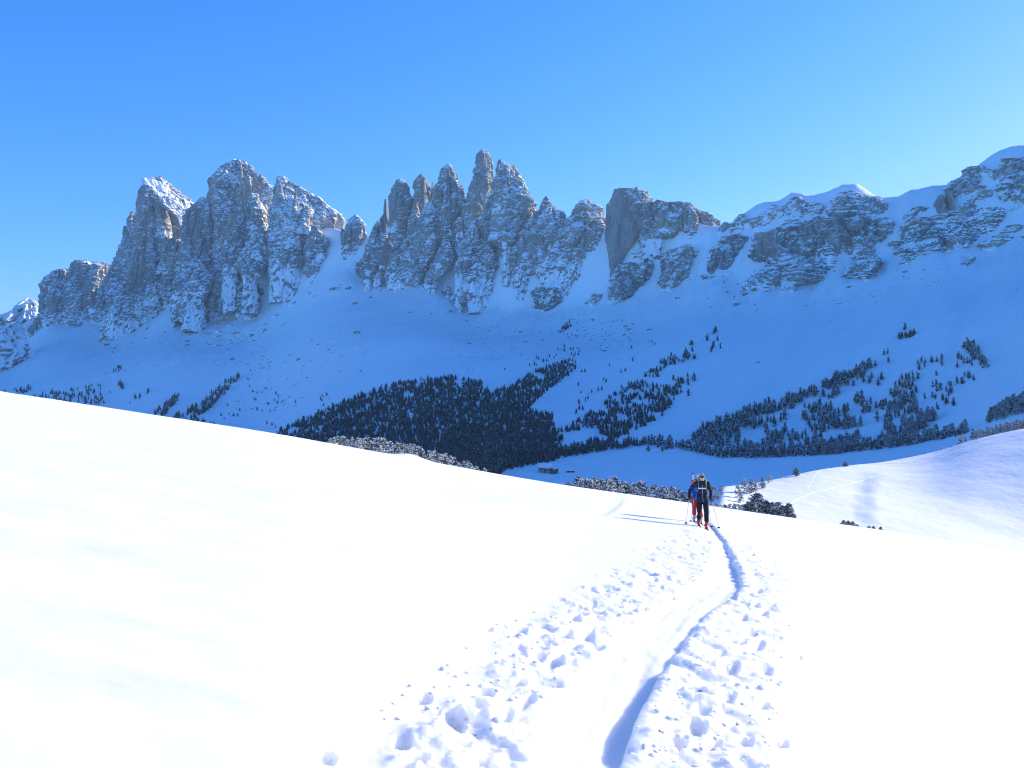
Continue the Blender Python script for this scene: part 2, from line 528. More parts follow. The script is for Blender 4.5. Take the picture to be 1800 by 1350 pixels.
def rock(name, parent, L, R, y=None, tk=0.8, snow=0.0, seed=0, rough=1.0, strata=0.0, lean=0.25, ext=None, poly=None, spacing=None,
         proud=6.0, maxd=95.0, gully=1.0, free=False, crack=1.0):
    rs = np.random.RandomState(1000 + seed)
    if ext is None: ext = 12 if y is None else (6 if free else 60)
    vt = min(L[0][1], R[0][1]); vb = max(L[-1][1], R[-1][1])
    uc = 0.5 * (L[-1][0] + R[-1][0])
    cliff = y is None
    if cliff:
        yb = sheet_y(uc, vb - 2); ut = 0.5 * (L[0][0] + R[0][0]); yt = sheet_y(ut, vt + 2)
        yt = max(yt, yb + 12)
        y = 0.5 * (yb + yt)
    if not cliff and not free:                       # never sunk behind the slope it stands on
        db = np.clip(0.5 * (R[-1][0] - L[-1][0]) / F * y * tk, 3.0, maxd)
        y = min(y, sheet_y(uc, vb - 1) + 0.80 * db)
    sp = spacing or (2.1 * y / 1900.0)
    ppm = F / y
    rows = int(max(10, min(150, (vb - vt) / ppm / sp)))
    v = np.concatenate([np.linspace(vt, vb, rows), np.linspace(vb, vb + ext, 5 + int(ext // 6))[1:]])
    uL, uR = interp_edge(L, v), interp_edge(R, v)
    uR = np.maximum(uR, uL + 1.2)
    xc = (0.5 * (uL + uR) - CU) / F * y
    hw = 0.5 * (uR - uL) / F * y
    z = (CV - v) / F * y
    s = np.clip((vb - v) / (vb - vt), 0, 1)
    if cliff:
        yf = yb - proud + (yt - yb) * lean * s
        yk = yt + 14 + 0 * s
        dep = np.maximum(0.5 * (yk - yf), 8)
        dep = np.minimum(dep, np.maximum(hw * 3.0, 10))
        yc = yf + dep
    else:
        dep = np.clip(hw * tk, 3.0, maxd)
        dep = np.maximum.accumulate(dep)
        yc = np.full(len(v), y)
    if poly is None:
        j = lambda a, b: rs.uniform(a, b)
        c = j(-.35, .35)
        poly = [(-1, j(-.25, .35)), (j(-.78, -.5), j(-.85, -.45)), (c - .12, -1.0), (c + .12, j(-1.0, -.8)), (j(.5, .78), j(-.85, -.45)), (1, j(-.25, .35)), (.55, .9), (-.55, .9)]
    P = np.array(poly, float)
    # the polygon's corners, resampled evenly in metres; the back is coarse
    hwm, dm = float(np.max(hw)), float(np.max(dep))
    Q = np.vstack([P, P[:1]])
    seg = np.hypot(np.diff(Q[:, 0]) * hwm, np.diff(Q[:, 1]) * dm)
    back = (Q[:-1, 1] + Q[1:, 1]) > 0.6
    cnt = np.maximum(2, np.minimum(260, np.where(back, seg / (sp * 5), seg / sp))).astype(int)
    ring = np.vstack([Q[k] + (Q[k + 1] - Q[k]) * (np.arange(cnt[k]) / cnt[k])[:, None] for k in range(len(P))])
    for _ in range(2):
        ring = 0.25 * np.roll(ring, 1, 0) + 0.5 * ring + 0.25 * np.roll(ring, -1, 0)
    n = len(ring)
    X = xc[:, None] + hw[:, None] * ring[None, :, 0]
    Y = yc[:, None] + dep[:, None] * ring[None, :, 1]
    Z = z[:, None] + 0 * X
    # outward direction
    tx = np.roll(X, -1, 1) - np.roll(X, 1, 1); ty = np.roll(Y, -1, 1) - np.roll(Y, 1, 1)
    ln = np.hypot(tx, ty) + 1e-6
    nx, ny = ty / ln, -tx / ln
    so = seed * 7.13
    H = hw[:, None]
    big = ridged(X / 62 + so, Y / 62, Z / 150, seed, 2)
    wrx = fbm(X / 40, Y / 40 + so, Z / 40, seed + 3, 2) * 0.6
    mid = ridged(X / 26 + wrx, Y / 26 + so, Z / 78 + wrx, seed + 5, 3)
    sml = fbm(X / 9 + so, Y / 9, Z / 11, seed + 9, 3, 0.6)
    a_big = np.minimum(0.24 * H, 13.0); a_mid = np.minimum(0.24 * H, 8.0) * gully; a_sml = np.minimum(0.12 * H, 2.8)
    c1, e1 = cells(X / 26 + wrx + so, Y / 26, Z / 44 + 0.3 * wrx, seed + 70)
    c2, e2 = cells(X / 10 + so + 0.4 * sml, Y / 10, Z / 15, seed + 71)
    blk = np.minimum(0.22 * H, 7.5) * (c1 - 0.5) + np.minimum(0.12 * H, 3.2) * (c2 - 0.5) - np.minimum(0.1 * H, 2.5) * sstep(0.14, 0.0, e1)
    # vertical fractures, following the face
    q1 = gnoise(X / 34 + so, Y / 34, Z / 210 + 0.15 * wrx, seed + 80); q2 = gnoise(X / 13, Y / 13 + so, Z / 90 + 0.2 * wrx, seed + 81)
    crk = np.exp(-(q1 / 0.085) ** 2) * np.minimum(0.28 * H, 9.0) + np.exp(-(q2 / 0.11) ** 2) * np.minimum(0.14 * H, 3.4)
    crk = crk * crack * (0.5 if strata > 0 else 1.0)
    D = -rough * crk + rough * (a_big * big + a_mid * (mid - 0.15) + a_sml * sml + blk)
    st_ = strata if strata > 0 else (0.0 if rough < 0.5 else 1.7)
    if st_ > 0:
        zz = Z + 0.12 * X + 5 * fbm(X / 60, Y / 60, Z / 60 + so, seed + 21, 2)
        per = 9.5 + 4 * gnoise(zz / 50, so, 0.5, seed + 4)
        ph = (zz / per) % 1.0
        D = D + st_ * (np.where(ph < 0.6, ph * 0.35, 0.21 - (ph - 0.6) * 2.2) + 0.25) * np.minimum(1, H / 12)
    X = X + nx * D; Y = Y + ny * D
    Z = Z + np.minimum(0.15 * H, 3.5) * fbm(X / 14, Y / 14 + so, Z / 14, seed + 40, 3) * np.minimum(1, 0.4 + 3 * (1 - s))[:, None]
    # jagged rim along the top
    Z = Z - crk * 0.9 * (np.clip(1 - (v - vt) / (vb - vt) / 0.22, 0, 1)[:, None]) * rough
    jag = np.abs(gnoise(X / 7 + so, Y / 7, 0.3, seed + 60)) * np.minimum(0.35 * H, 7.0)
    Z = Z + (jag - 1.5) * (np.clip(1 - (v - vt) / (vb - vt) / 0.16, 0, 1)[:, None]) * rough
    top = np.array([[X[0].mean(), Y[0].mean(), Z[0].mean() + min(2.0, hw[0] * .35)]])
    V = np.vstack([np.stack([X, Y, Z], -1).reshape(-1, 3), top])
    q = grid_quads(len(v), n, wrap=True)
    t = np.stack([np.arange(n), np.full(n, len(V) - 1), (np.arange(n) + 1) % n], -1)
    me = np_mesh(name, V, q[:, ::-1], t[:, ::-1])
    # snow drifted against the foot and the flanks
    low = sstep(0.26, 0.0, s)[:, None] + 0 * X
    side = sstep(0.86, 1.0, np.abs(ring[None, :, 0])) * (0.8 if cliff else 0.0) * sstep(1.0, 0.7, s)[:, None]
    gul_ = np.clip(crk / 9.0, 0, 1) * 0.25 + np.clip(0.25 - mid, 0, 1) * 0.55 + np.clip(0.0 - big, 0, 1) * 0.3        # snow gathers in the gullies
    dr = np.append(np.clip(np.maximum(low * (1.0 if cliff else 0.7), side) + gul_ - 0.12, -0.3, 1).ravel(), 0.0)
    at_ = me.attributes.new("drift", 'FLOAT', 'POINT')
    at_.data.foreach_set("value", dr.astype(np.float32))
    o = link_mesh(name, me, [M_ROCK], parent)
    o["snow_amount"] = float(snow)
    LAST.update(v=v, uL=uL, uR=uR, yf=yc - dep * 0.72, dep=dep, vt=vt, vb=vb, y=y)
    return o
LAST = {}

def massif(name, label, u, v, y):
    o = empty(name, at(u, v, y))
    tag(o, label, "mountain", kind="structure")
    o_loc = Vector(o.location)
    return o

ROCKS = []
def R_(parent, nm, L, R, ribs=None, **kw):
    o = rock(nm, None, L, R, seed=len(ROCKS) + 1, **kw)
    o.data.transform(Matrix.Translation(-Vector(parent.location)))
    o.parent = parent
    ROCKS.append(o)
    n = RIBS.get(nm, 0) if ribs is None else ribs
    if n:
        I = dict(LAST); rr = random.Random(len(ROCKS) * 13 + 5)
        for k in range(n):
            f = rr.uniform(0.04, 0.62); v0 = I['vt'] + f * (I['vb'] - I['vt'])
            a, b = np.interp(v0, I['v'], I['uL']), np.interp(v0, I['v'], I['uR'])
            u0 = a + (b - a) * rr.uniform(0.10, 0.90)
            v1 = v0 + rr.uniform(0.35, 0.80) * (I['vb'] - v0)
            wb = rr.uniform(0.20, 0.40) * (np.interp(v1, I['v'], I['uR']) - np.interp(v1, I['v'], I['uL']))
            wb = max(5.0, min(wb, 30.0)); ln = rr.uniform(-0.25, 0.25) * wb
            vm = v0 + (v1 - v0) * rr.uniform(0.3, 0.5)
            tl = rr.uniform(0.6, 1.6)
            LL = [(u0 - tl, v0), (u0 + ln * .5 - wb * rr.uniform(.22, .34), vm), (u0 + ln - wb * .5, v1)]
            RR = [(u0 + tl, v0), (u0 + ln * .5 + wb * rr.uniform(.22, .34), vm), (u0 + ln + wb * .5, v1)]
            yr = float(np.interp(v0 * .4 + v1 * .6, I['v'], I['yf']))
            q = rock("rock_rib", None, LL, RR, y=yr, tk=1.0, snow=kw.get('snow', 0.0) + rr.uniform(-.05, .04), seed=700 + len(ROCKS) * 11 + k, free=True, maxd=26, rough=0.9)
            q.data.transform(Matrix.Translation(-Vector(parent.location))); q.parent = parent
    return o
RIBS = {"rock_peak": 8, "rock_buttress": 3, "rock_tower": 3, "rock_slab": 2, "rock_wall": 5}

# --- left: low block and leaning peak
A = massif("mountain_low_block", "low flat-topped rock block at the far left end of the chain", 110, 566, 3120)
R_(A, "rock_buttress", [(66, 553), (58, 563), (52, 585)], [(72, 551), (75, 562), (64, 590)], y=3150)
R_(A, "rock_buttress", [(100, 474), (85, 485), (75, 502), (74, 530), (76, 568)], [(118, 473), (129, 477), (140, 500), (150, 530), (150, 568)], y=3120, snow=0.02)
R_(A, "rock_buttress", [(132, 457), (129, 465), (128, 480), (124, 510), (116, 568)], [(150, 459), (178, 459), (195, 469), (190, 495), (176, 530), (166, 568)], y=3080, snow=0.02)
B = massif("mountain_leaning_peak", "leaning rock peak with a sunlit snow slab on its right side", 260, 560, 2850)
R_(B, "rock_peak", [(262, 314), (250, 330), (247, 352), (243, 372), (236, 400), (226, 440), (212, 480), (195, 520), (178, 568)],
   [(280, 312), (298, 326), (320, 343), (338, 359), (348, 400), (352, 460), (354, 560)], y=2880, tk=0.85, snow=0.0, maxd=130, ribs=4,
   poly=[(-1, .1), (-.62, -.75), (-.42, -1.0), (.95, .02), (1, .2), (.5, .9), (-.5, .9)], rough=0.75)
R_(B, "rock_slab", [(256, 315), (263, 331), (280, 345), (298, 368), (318, 384), (330, 410)], [(264, 313), (280, 317), (300, 336), (322, 350), (341, 376), (346, 410)], y=2690, tk=1.15, snow=0.30, rough=0.75, crack=0.35, ribs=0, free=True,
   poly=[(-1, -.9), (-.9, -1.0), (1, .5), (1, .9), (-1, .9)])
R_(B, "rock_peak", [(279, 308), (274, 325), (270, 350)], [(283, 308), (297, 321), (336, 358)], y=2900, tk=0.5, snow=-0.1)
R_(B, "rock_spire", [(241, 357), (239, 372), (236, 400)], [(244, 357), (247, 375), (250, 400)], y=2870, snow=-.1)
R_(B, "rock_spire", [(230, 371), (225, 388), (222, 420)], [(235, 371), (241, 388), (244, 420)], y=2850, snow=-.1)
R_(B, "rock_spire", [(218, 397), (214, 415), (208, 455)], [(222, 397), (228, 415), (232, 455)], y=2840, snow=-.1)
R_(B, "rock_buttress", [(232, 400), (212, 450), (196, 480), (182, 520), (174, 560), (190, 572)], [(262, 395), (275, 440), (285, 480), (292, 525), (270, 548), (225, 566)], y=2760, tk=0.9, snow=0.04)
R_(B, "rock_buttress", [(285, 430), (282, 470), (290, 528)], [(322, 420), (330, 470), (325, 520)], y=2790, tk=0.6)

# --- the big broad peak
Cc = massif("mountain_broad_peak", "broad snow-dusted rock peak, highest of the left group", 420, 550, 2500)
R_(Cc, "rock_peak", [(410, 281), (392, 293), (379, 309), (369, 322), (368, 352), (366, 400), (362, 450), (355, 505)],
   [(424, 281), (437, 292), (457, 311), (472, 330), (480, 380), (487, 430), (492, 480), (482, 508)], y=2610, tk=0.75, snow=0.04, maxd=120)
R_(Cc, "rock_peak", [(456, 306), (455, 320), (450, 350)], [(460, 307), (472, 318), (486, 330), (488, 350)], y=2620, snow=-.05)
R_(Cc, "rock_buttress", [(353, 346), (346, 358), (331, 370), (326, 385), (325, 420), (324, 455), (312, 492), (308, 502)],
   [(362, 346), (368, 360), (373, 400), (378, 450), (381, 490), (376, 508)], y=2560, tk=1.0, snow=-0.02)
R_(Cc, "rock_peak", [(487, 310), (484, 328), (478, 360), (470, 400), (470, 440), (476, 475)],
   [(498, 309), (520, 325), (548, 341), (580, 362), (607, 386), (600, 415), (587, 445), (577, 470)], y=2540, tk=0.7, snow=0.18, maxd=110, rough=0.7, ribs=4,
   poly=[(-1, .1), (-.75, -.6), (-.5, -1.0), (-.1, -.8), (1, .1), (.5, .9), (-.5, .9)])
R_(Cc, "rock_buttress", [(484, 348), (476, 367), (482, 409), (498, 436)], [(492, 348), (513, 375), (536, 407), (530, 443)], y=2440, tk=0.8, snow=-0.02,
   poly=[(-1, .1), (-.6, -.8), (-.2, -1.0), (.9, -.1), (1, .2), (.5, .9), (-.5, .9)])
R_(Cc, "rock_buttress", [(547, 398), (540, 425), (536, 455), (545, 472)], [(562, 396), (576, 425), (584, 450), (570, 470)], y=2420, tk=0.8, snow=0.05)
R_(Cc, "rock_buttress", [(442, 424), (422, 445), (414, 470), (428, 492)], [(458, 417), (474, 440), (464, 470), (450, 490)], y=2440, tk=0.9, snow=0.03)
R_(Cc, "rock_buttress", [(402, 380), (395, 420), (388, 460), (392, 492)], [(415, 375), (428, 410), (425, 450), (418, 490)], y=2480, tk=0.9, snow=0.03)
R_(Cc, "rock_buttress", [(436, 345), (428, 375), (430, 420)], [(452, 340), (466, 370), (470, 420)], y=2510, tk=0.8, snow=0.05)
R_(Cc, "rock_cliff", [(393, 486), (362, 508), (338, 533), (360, 546), (420, 554)], [(410, 487), (470, 500), (510, 515), (524, 530), (516, 545), (484, 556)], snow=0.02, rough=1.1)
R_(Cc, "rock_buttress", [(330, 458), (316, 487), (306, 502), (326, 524)], [(352, 455), (369, 487), (370, 500), (358, 522)], y=2470, tk=0.8, snow=0.06)
R_(Cc, "rock_buttress", [(500, 440), (492, 458), (505, 474)], [(520, 438), (532, 455), (528, 474)], y=2400, tk=0.8, snow=0.05)
R_(Cc, "rock_buttress", [(540, 462), (534, 478), (542, 489)], [(556, 462), (562, 474), (555, 486)], y=2370, tk=0.8, snow=0.05)
for (ua, ub, va, dv) in [(364, 398, 560, 4), (372, 432, 568, 6), (356, 392, 575, 4), (376, 438, 581, 6), (352, 400, 588, 5), (346, 392, 596, 5), (352, 394, 604, 5), (402, 440, 592, 3)]:      # thin ledges of the layered outcrop
    um = 0.5 * (ua + ub)
    R_(Cc, "rock_ledge", [(ua + 2, va), (ua, va + 2.5)], [(um, va), (um - 2, va + 3)], snow=0.10, rough=0.35, proud=1.2, crack=0.0)
    R_(Cc, "rock_ledge", [(um - 3, va + dv * .4), (um - 5, va + dv * .4 + 2.5)], [(ub, va + dv * .6), (ub - 3, va + dv * .6 + 3)], snow=0.10, rough=0.35, proud=1.2, crack=0.0)
R_(Cc, "rock_spire", [(624, 376), (610, 388), (605, 410), (600, 440)], [(627, 376), (639, 391), (647, 404), (644, 430)], y=2400, tk=0.8, snow=-0.03)
R_(Cc, "rock_spire", [(600, 401), (599, 420), (604, 450)], [(603, 401), (620, 418), (622, 446)], y=2380, tk=0.8, snow=0.0,
   poly=[(-1, .1), (-.5, -1.0), (1, .0), (.4, .9), (-.5, .9)])

# --- the needles in the middle
D_ = massif("mountain_needles", "cluster of tall pointed rock needles in the middle of the chain", 760, 490, 2200)
R_(D_, "rock_tower", [(663, 387), (655, 400), (648, 420), (640, 445)], [(666, 388), (670, 410), (675, 430), (674, 450)], y=2300, snow=-.04)
R_(D_, "rock_spire", [(676, 349), (673, 375), (668, 386), (668, 425)], [(679, 351), (682, 380), (686, 425)], y=2290, tk=0.9, snow=-.06)
R_(D_, "rock_tower", [(698, 314), (691, 324), (685, 347), (683, 375), (683, 420), (688, 455)], [(707, 314), (715, 323), (720, 341), (726, 353), (724, 390), (718, 430), (708, 458)], y=2260, tk=0.95, snow=-0.05, rough=0.8)
R_(D_, "rock_tower", [(738, 305), (731, 317), (728, 345), (727, 370), (720, 425)], [(742, 305), (749, 315), (754, 330), (760, 350), (765, 380), (768, 425)], y=2270, tk=0.9, snow=0.0)
R_(D_, "rock_spire", [(759, 319), (756, 340), (754, 365)], [(761, 319), (763, 340), (765, 365)], y=2260, tk=0.9, snow=-.05)
R_(D_, "rock_tower", [(785, 287), (777, 296), (772, 317), (763, 335), (762, 370), (765, 420), (770, 455)], [(790, 287), (795, 296), (804, 315), (813, 340), (815, 360), (811, 400), (806, 455)], y=2250, tk=0.9, snow=0.0)
R_(D_, "rock_tower", [(726, 355), (720, 385), (712, 420), (704, 450)], [(736, 360), (742, 385), (735, 420), (725, 450)], y=2230, tk=0.8, snow=-.02)
R_(D_, "rock_slab", [(753, 351), (739, 381), (723, 411), (705, 432), (688, 453), (677, 478), (682, 498)], [(757, 351), (771, 373), (781, 395), (785, 415), (788, 440), (780, 470), (750, 502)], y=2170, tk=0.55, snow=-0.02, rough=0.7)
R_(D_, "rock_slab", [(783, 413), (772, 435), (760, 465), (743, 502)], [(786, 413), (797, 448), (799, 460), (790, 476), (766, 496)], y=2120, tk=0.6, snow=0.0, rough=0.8)
R_(D_, "rock_slab", [(655, 421), (640, 440), (626, 465), (630, 485), (642, 493)], [(660, 421), (675, 435), (682, 460), (672, 480), (655, 495)], y=2190, tk=0.7, snow=0.02)
R_(D_, "rock_slab", [(681, 416), (672, 440), (668, 460), (655, 492)], [(685, 416), (695, 440), (690, 455), (672, 492)], y=2180, tk=0.7, snow=-0.02)
R_(D_, "rock_tower", [(844, 263), (839, 271), (837, 293), (832, 308), (827, 325), (821, 345), (812, 365), (811, 385), (815, 425)],
   [(852, 263), (858, 268), (864, 282), (869, 307), (869, 325), (864, 350), (858, 385), (850, 425)], y=2200, tk=0.9, snow=-0.04, rough=0.8)
R_(D_, "rock_tower", [(876, 280), (872, 287), (872, 307), (866, 328), (853, 355), (844, 385), (843, 400), (856, 424), (880, 446)],
   [(883, 280), (892, 286), (905, 298), (915, 312), (926, 330), (944, 354), (940, 375), (930, 395), (918, 414), (900, 446)], y=2170, tk=0.7, snow=0.06, rough=0.85, maxd=80)
R_(D_, "rock_spire", [(901, 289), (900, 305), (902, 330)], [(904, 289), (912, 305), (928, 332)], y=2190, snow=-.12)
R_(D_, "rock_tower", [(919, 353), (914, 370), (912, 410), (900, 440)], [(928, 353), (938, 372), (932, 400), (914, 440)], y=2120, tk=0.7, snow=-0.06)
R_(D_, "rock_buttress", [(832, 384), (821, 413), (811, 437), (807, 460), (816, 488)], [(840, 387), (856, 413), (868, 443), (873, 467), (870, 493)], y=2090, tk=0.8, snow=0.08)
R_(D_, "rock_buttress", [(803, 382), (800, 400), (802, 430)], [(812, 381), (824, 395), (822, 430)], y=2150, tk=0.9, snow=0.02)
R_(D_, "rock_buttress", [(802, 462), (797, 480), (800, 490)], [(807, 462), (813, 478), (813, 492)], y=2075, tk=0.9, snow=0.06)
R_(D_, "rock_buttress", [(772, 372), (766, 400), (770, 430), (776, 450)], [(790, 370), (800, 395), (796, 430), (790, 455)], y=2190, tk=0.8, snow=0.1)
R_(D_, "rock_cliff", [(781, 504), (775, 511), (776, 520)], [(790, 506), (796, 516), (793, 524)], snow=0.0)
R_(D_, "rock_cliff", [(822, 516), (804, 521), (798, 534), (812, 549)], [(868, 507), (877, 515), (876, 528), (860, 541), (826, 552)], snow=0.0, gully=1.6)
R_(D_, "rock_cliff", [(880, 420), (876, 440), (884, 462)], [(900, 425), (905, 445), (898, 470)], y=2090, snow=0.08)

# --- wall right of the needles
E_ = massif("mountain_flat_tower_wall", "rock wall with a square flat tan tower right of the needles", 1080, 470, 2000)
R_(E_, "rock_peak", [(958, 344), (949, 358), (940, 376), (916, 411), (905, 435), (898, 455), (902, 484)], [(962, 344), (969, 358), (978, 367), (996, 378), (1000, 400), (992, 430), (977, 455), (952, 475), (934, 488)], y=2080, tk=0.6, snow=0.03, maxd=70)
R_(E_, "rock_tower", [(1022, 352), (1012, 358), (1009, 366), (1006, 385)], [(1040, 352), (1048, 360), (1058, 369), (1062, 395)], y=2090, tk=0.8, snow=-0.2, rough=0.8)
R_(E_, "rock_wall", [(1008, 374), (992, 391), (975, 415), (962, 445), (950, 474)], [(1042, 380), (1062, 387), (1066, 411), (1066, 440), (1060, 470)], y=2030, tk=0.7, snow=0.05, gully=1.4, maxd=60)
R_(E_, "rock_tower", [(1080, 333), (1075, 345), (1067, 362), (1066, 390), (1067, 430), (1070, 466)], [(1116, 336), (1120, 345), (1122, 362), (1128, 395), (1130, 412), (1110, 442), (1092, 468)], y=1990, tk=0.7, snow=-0.42, rough=0.42, ribs=0, crack=0.5,
   poly=[(-1, .1), (-.8, -.7), (-.55, -1.0), (.6, -.75), (1, .1), (.5, .9), (-.5, .9)])
R_(E_, "rock_tower", [(1096, 335), (1092, 350), (1104, 380), (1118, 410)], [(1126, 334), (1138, 340), (1143, 356), (1146, 390), (1140, 415)], y=1998, tk=0.9, snow=-0.05)
R_(E_, "rock_wall", [(1140, 357), (1132, 380), (1128, 424)], [(1205, 358), (1240, 378), (1262, 392), (1268, 404), (1240, 413), (1178, 424)], y=1975, tk=0.35, snow=-0.03, gully=1.5, maxd=55)
R_(E_, "rock_spire", [(1162, 352), (1156, 362), (1152, 375)], [(1165, 352), (1172, 362), (1178, 375)], y=1975)
R_(E_, "rock_spire", [(1192, 355), (1187, 364), (1182, 378)], [(1194, 355), (1200, 364), (1205, 378)], y=1970)
R_(E_, "rock_wall", [(1205, 362), (1200, 385), (1204, 412)], [(1214, 363), (1225, 380), (1228, 412)], y=1950, tk=0.8, snow=-.05)
R_(E_, "rock_spire", [(1270, 391), (1264, 400), (1258, 412)], [(1280, 390), (1282, 398), (1278, 410)], y=1930, tk=.8)
R_(E_, "rock_cliff", [(950, 503), (930, 508), (935, 522), (950, 546)], [(985, 505), (1022, 496), (1030, 520), (1000, 535), (958, 548)], snow=0.10, gully=1.5)
R_(E_, "rock_cliff", [(1042, 522), (1028, 532), (1032, 536)], [(1060, 517), (1063, 524), (1045, 536)], snow=0.05)
R_(E_, "rock_cliff", [(1090, 466), (1080, 490), (1074, 510), (1068, 535)], [(1155, 464), (1160, 480), (1150, 502), (1125, 516), (1090, 535)], snow=0.05, gully=1.3)
R_(E_, "rock_cliff", [(1200, 430), (1180, 438), (1164, 460), (1156, 493), (1164, 508)], [(1215, 430), (1228, 442), (1237, 457), (1233, 473), (1222, 489), (1188, 506)], snow=-0.06, gully=1.3)
R_(E_, "rock_cliff", [(1150, 424), (1118, 440), (1105, 452)], [(1200, 412), (1206, 420), (1150, 452)], snow=0.24, strata=5, rough=0.4, proud=4)

# --- right: banded cliffs under the snow crest
G_ = massif("mountain_banded_cliffs", "long banded cliff wall under the snowy crest on the right", 1450, 480, 1600)
R_(G_, "rock_cliff", [(1275, 420), (1257, 435), (1242, 464), (1231, 495)], [(1300, 414), (1328, 415), (1330, 435), (1317, 467), (1292, 484), (1240, 497)], snow=-0.03, gully=1.3)
R_(G_, "rock_cliff", [(1298, 377), (1294, 385), (1284, 394), (1283, 404)], [(1308, 378), (1312, 386), (1322, 392), (1318, 404)], snow=0.0)
R_(G_, "rock_cliff", [(1325, 380), (1318, 390), (1322, 402)], [(1338, 380), (1342, 390), (1338, 404)], snow=0.03)
R_(G_, "rock_cliff", [(1385, 394), (1336, 412), (1330, 448), (1350, 468)], [(1412, 390), (1426, 400), (1432, 430), (1426, 462)], snow=0.03, gully=1.4, strata=2)
R_(G_, "rock_cliff", [(1432, 381), (1415, 395), (1410, 430), (1418, 462)], [(1450, 382), (1500, 390), (1508, 410), (1502, 448)], snow=-0.02, gully=1.7, rough=1.1)
R_(G_, "rock_cliff", [(1503, 388), (1490, 400), (1486, 446)], [(1520, 386), (1556, 381), (1571, 395), (1571, 430), (1540, 444)], snow=-0.02, gully=1.6)
R_(G_, "rock_cliff", [(1345, 466), (1320, 485), (1313, 508)], [(1375, 468), (1382, 488), (1360, 507)], snow=0.08, strata=5.5, rough=0.6)
R_(G_, "rock_cliff", [(1404, 462), (1380, 477), (1372, 504)], [(1452, 460), (1470, 475), (1457, 492), (1394, 506)], snow=0.06, strata=5.5, rough=0.6)
R_(G_, "rock_cliff", [(1380, 508), (1371, 514)], [(1405, 507), (1410, 513)], snow=0.12, strata=4, rough=0.6, proud=3)
R_(G_, "rock_cliff", [(1512, 450), (1495, 470), (1484, 486), (1495, 494)], [(1535, 448), (1550, 462), (1540, 476), (1520, 492)], snow=0.10, strata=4)
R_(G_, "rock_cliff", [(1480, 340), (1462, 354), (1450, 372), (1468, 386)], [(1515, 338), (1556, 352), (1582, 368), (1580, 384), (1550, 390)], snow=0.12, strata=6, rough=0.5)
R_(G_, "rock_cliff", [(1393, 350), (1384, 365), (1372, 382)], [(1405, 347), (1424, 365), (1430, 384)], snow=0.12, strata=5, rough=0.6)
R_(G_, "rock_cliff", [(1350, 366), (1338, 376), (1330, 388)], [(1366, 362), (1376, 374), (1372, 388)], snow=0.16, strata=4, rough=0.6)
R_(G_, "rock_cliff", [(1428, 362), (1420, 372), (1424, 380)], [(1448, 358), (1456, 368), (1450, 380)], snow=0.2, strata=4, rough=0.6)
R_(G_, "rock_cliff", [(1604, 386), (1590, 402), (1584, 434)], [(1636, 384), (1632, 405), (1606, 436)], snow=0.08, gully=1.5)
R_(G_, "rock_cliff", [(1610, 366), (1594, 376), (1584, 392)], [(1618, 364), (1616, 376), (1596, 392)], snow=0.05)
R_(G_, "rock_cliff", [(1646, 345), (1643, 362), (1642, 384)], [(1652, 344), (1655, 362), (1654, 384)], snow=-0.1)
R_(G_, "rock_cliff", [(1660, 340), (1658, 360), (1656, 380)], [(1667, 338), (1670, 358), (1668, 378)], snow=-0.1)
R_(G_, "rock_cliff", [(1628, 420), (1606, 440), (1584, 467)], [(1650, 415), (1663, 440), (1642, 457), (1612, 468)], snow=0.08, strata=5.5, rough=0.6)

H_ = massif("mountain_snow_shoulder", "high snow-capped rock shoulder rising out of the right edge", 1760, 440, 1500)
R_(H_, "rock_cliff", [(1702, 306), (1680, 322), (1669, 336), (1668, 352)], [(1730, 293), (1745, 303), (1741, 325), (1702, 350), (1688, 356)], snow=-0.04)
R_(H_, "rock_cliff", [(1768, 284), (1746, 299), (1744, 322)], [(1810, 275), (1880, 262), (1885, 290), (1802, 306), (1756, 322)], snow=-0.03)
R_(H_, "rock_cliff", [(1722, 334), (1700, 355), (1676, 373), (1652, 390)], [(1740, 334), (1753, 348), (1746, 366), (1706, 390)], snow=0.06)
R_(H_, "rock_cliff", [(1788, 324), (1765, 340), (1762, 364)], [(1850, 312), (1875, 340), (1802, 366)], snow=0.06)
R_(H_, "rock_cliff", [(1800, 300), (1778, 312), (1768, 322)], [(1860, 290), (1880, 302), (1800, 322)], snow=0.02)
R_(H_, "rock_cliff", [(1670, 400), (1650, 415), (1664, 438)], [(1702, 398), (1726, 420), (1700, 438)], snow=0.10, strata=5.5, rough=0.6)
R_(H_, "rock_cliff", [(1728, 372), (1706, 388), (1712, 402)], [(1768, 366), (1782, 382), (1766, 402)], snow=0.18, strata=5.5, rough=0.5)
R_(H_, "rock_cliff", [(1742, 418), (1724, 430), (1728, 442)], [(1766, 418), (1772, 428), (1752, 442)], snow=0.12, strata=4, rough=0.6)
R_(H_, "rock_cliff", [(1702, 452), (1688, 462), (1684, 470)], [(1714, 450), (1712, 458), (1696, 470)], snow=0.12, strata=4, rough=0.6, proud=3)
R_(H_, "rock_cliff", [(1776, 398), (1762, 408), (1764, 414)], [(1796, 394), (1800, 402), (1784, 414)], snow=0.15, strata=4, rough=0.6, proud=3)
R_(H_, "rock_cliff", [(1800, 420), (1786, 426), (1788, 432)], [(1830, 412), (1830, 420), (1800, 432)], snow=0.15, strata=4, rough=0.6, proud=3)

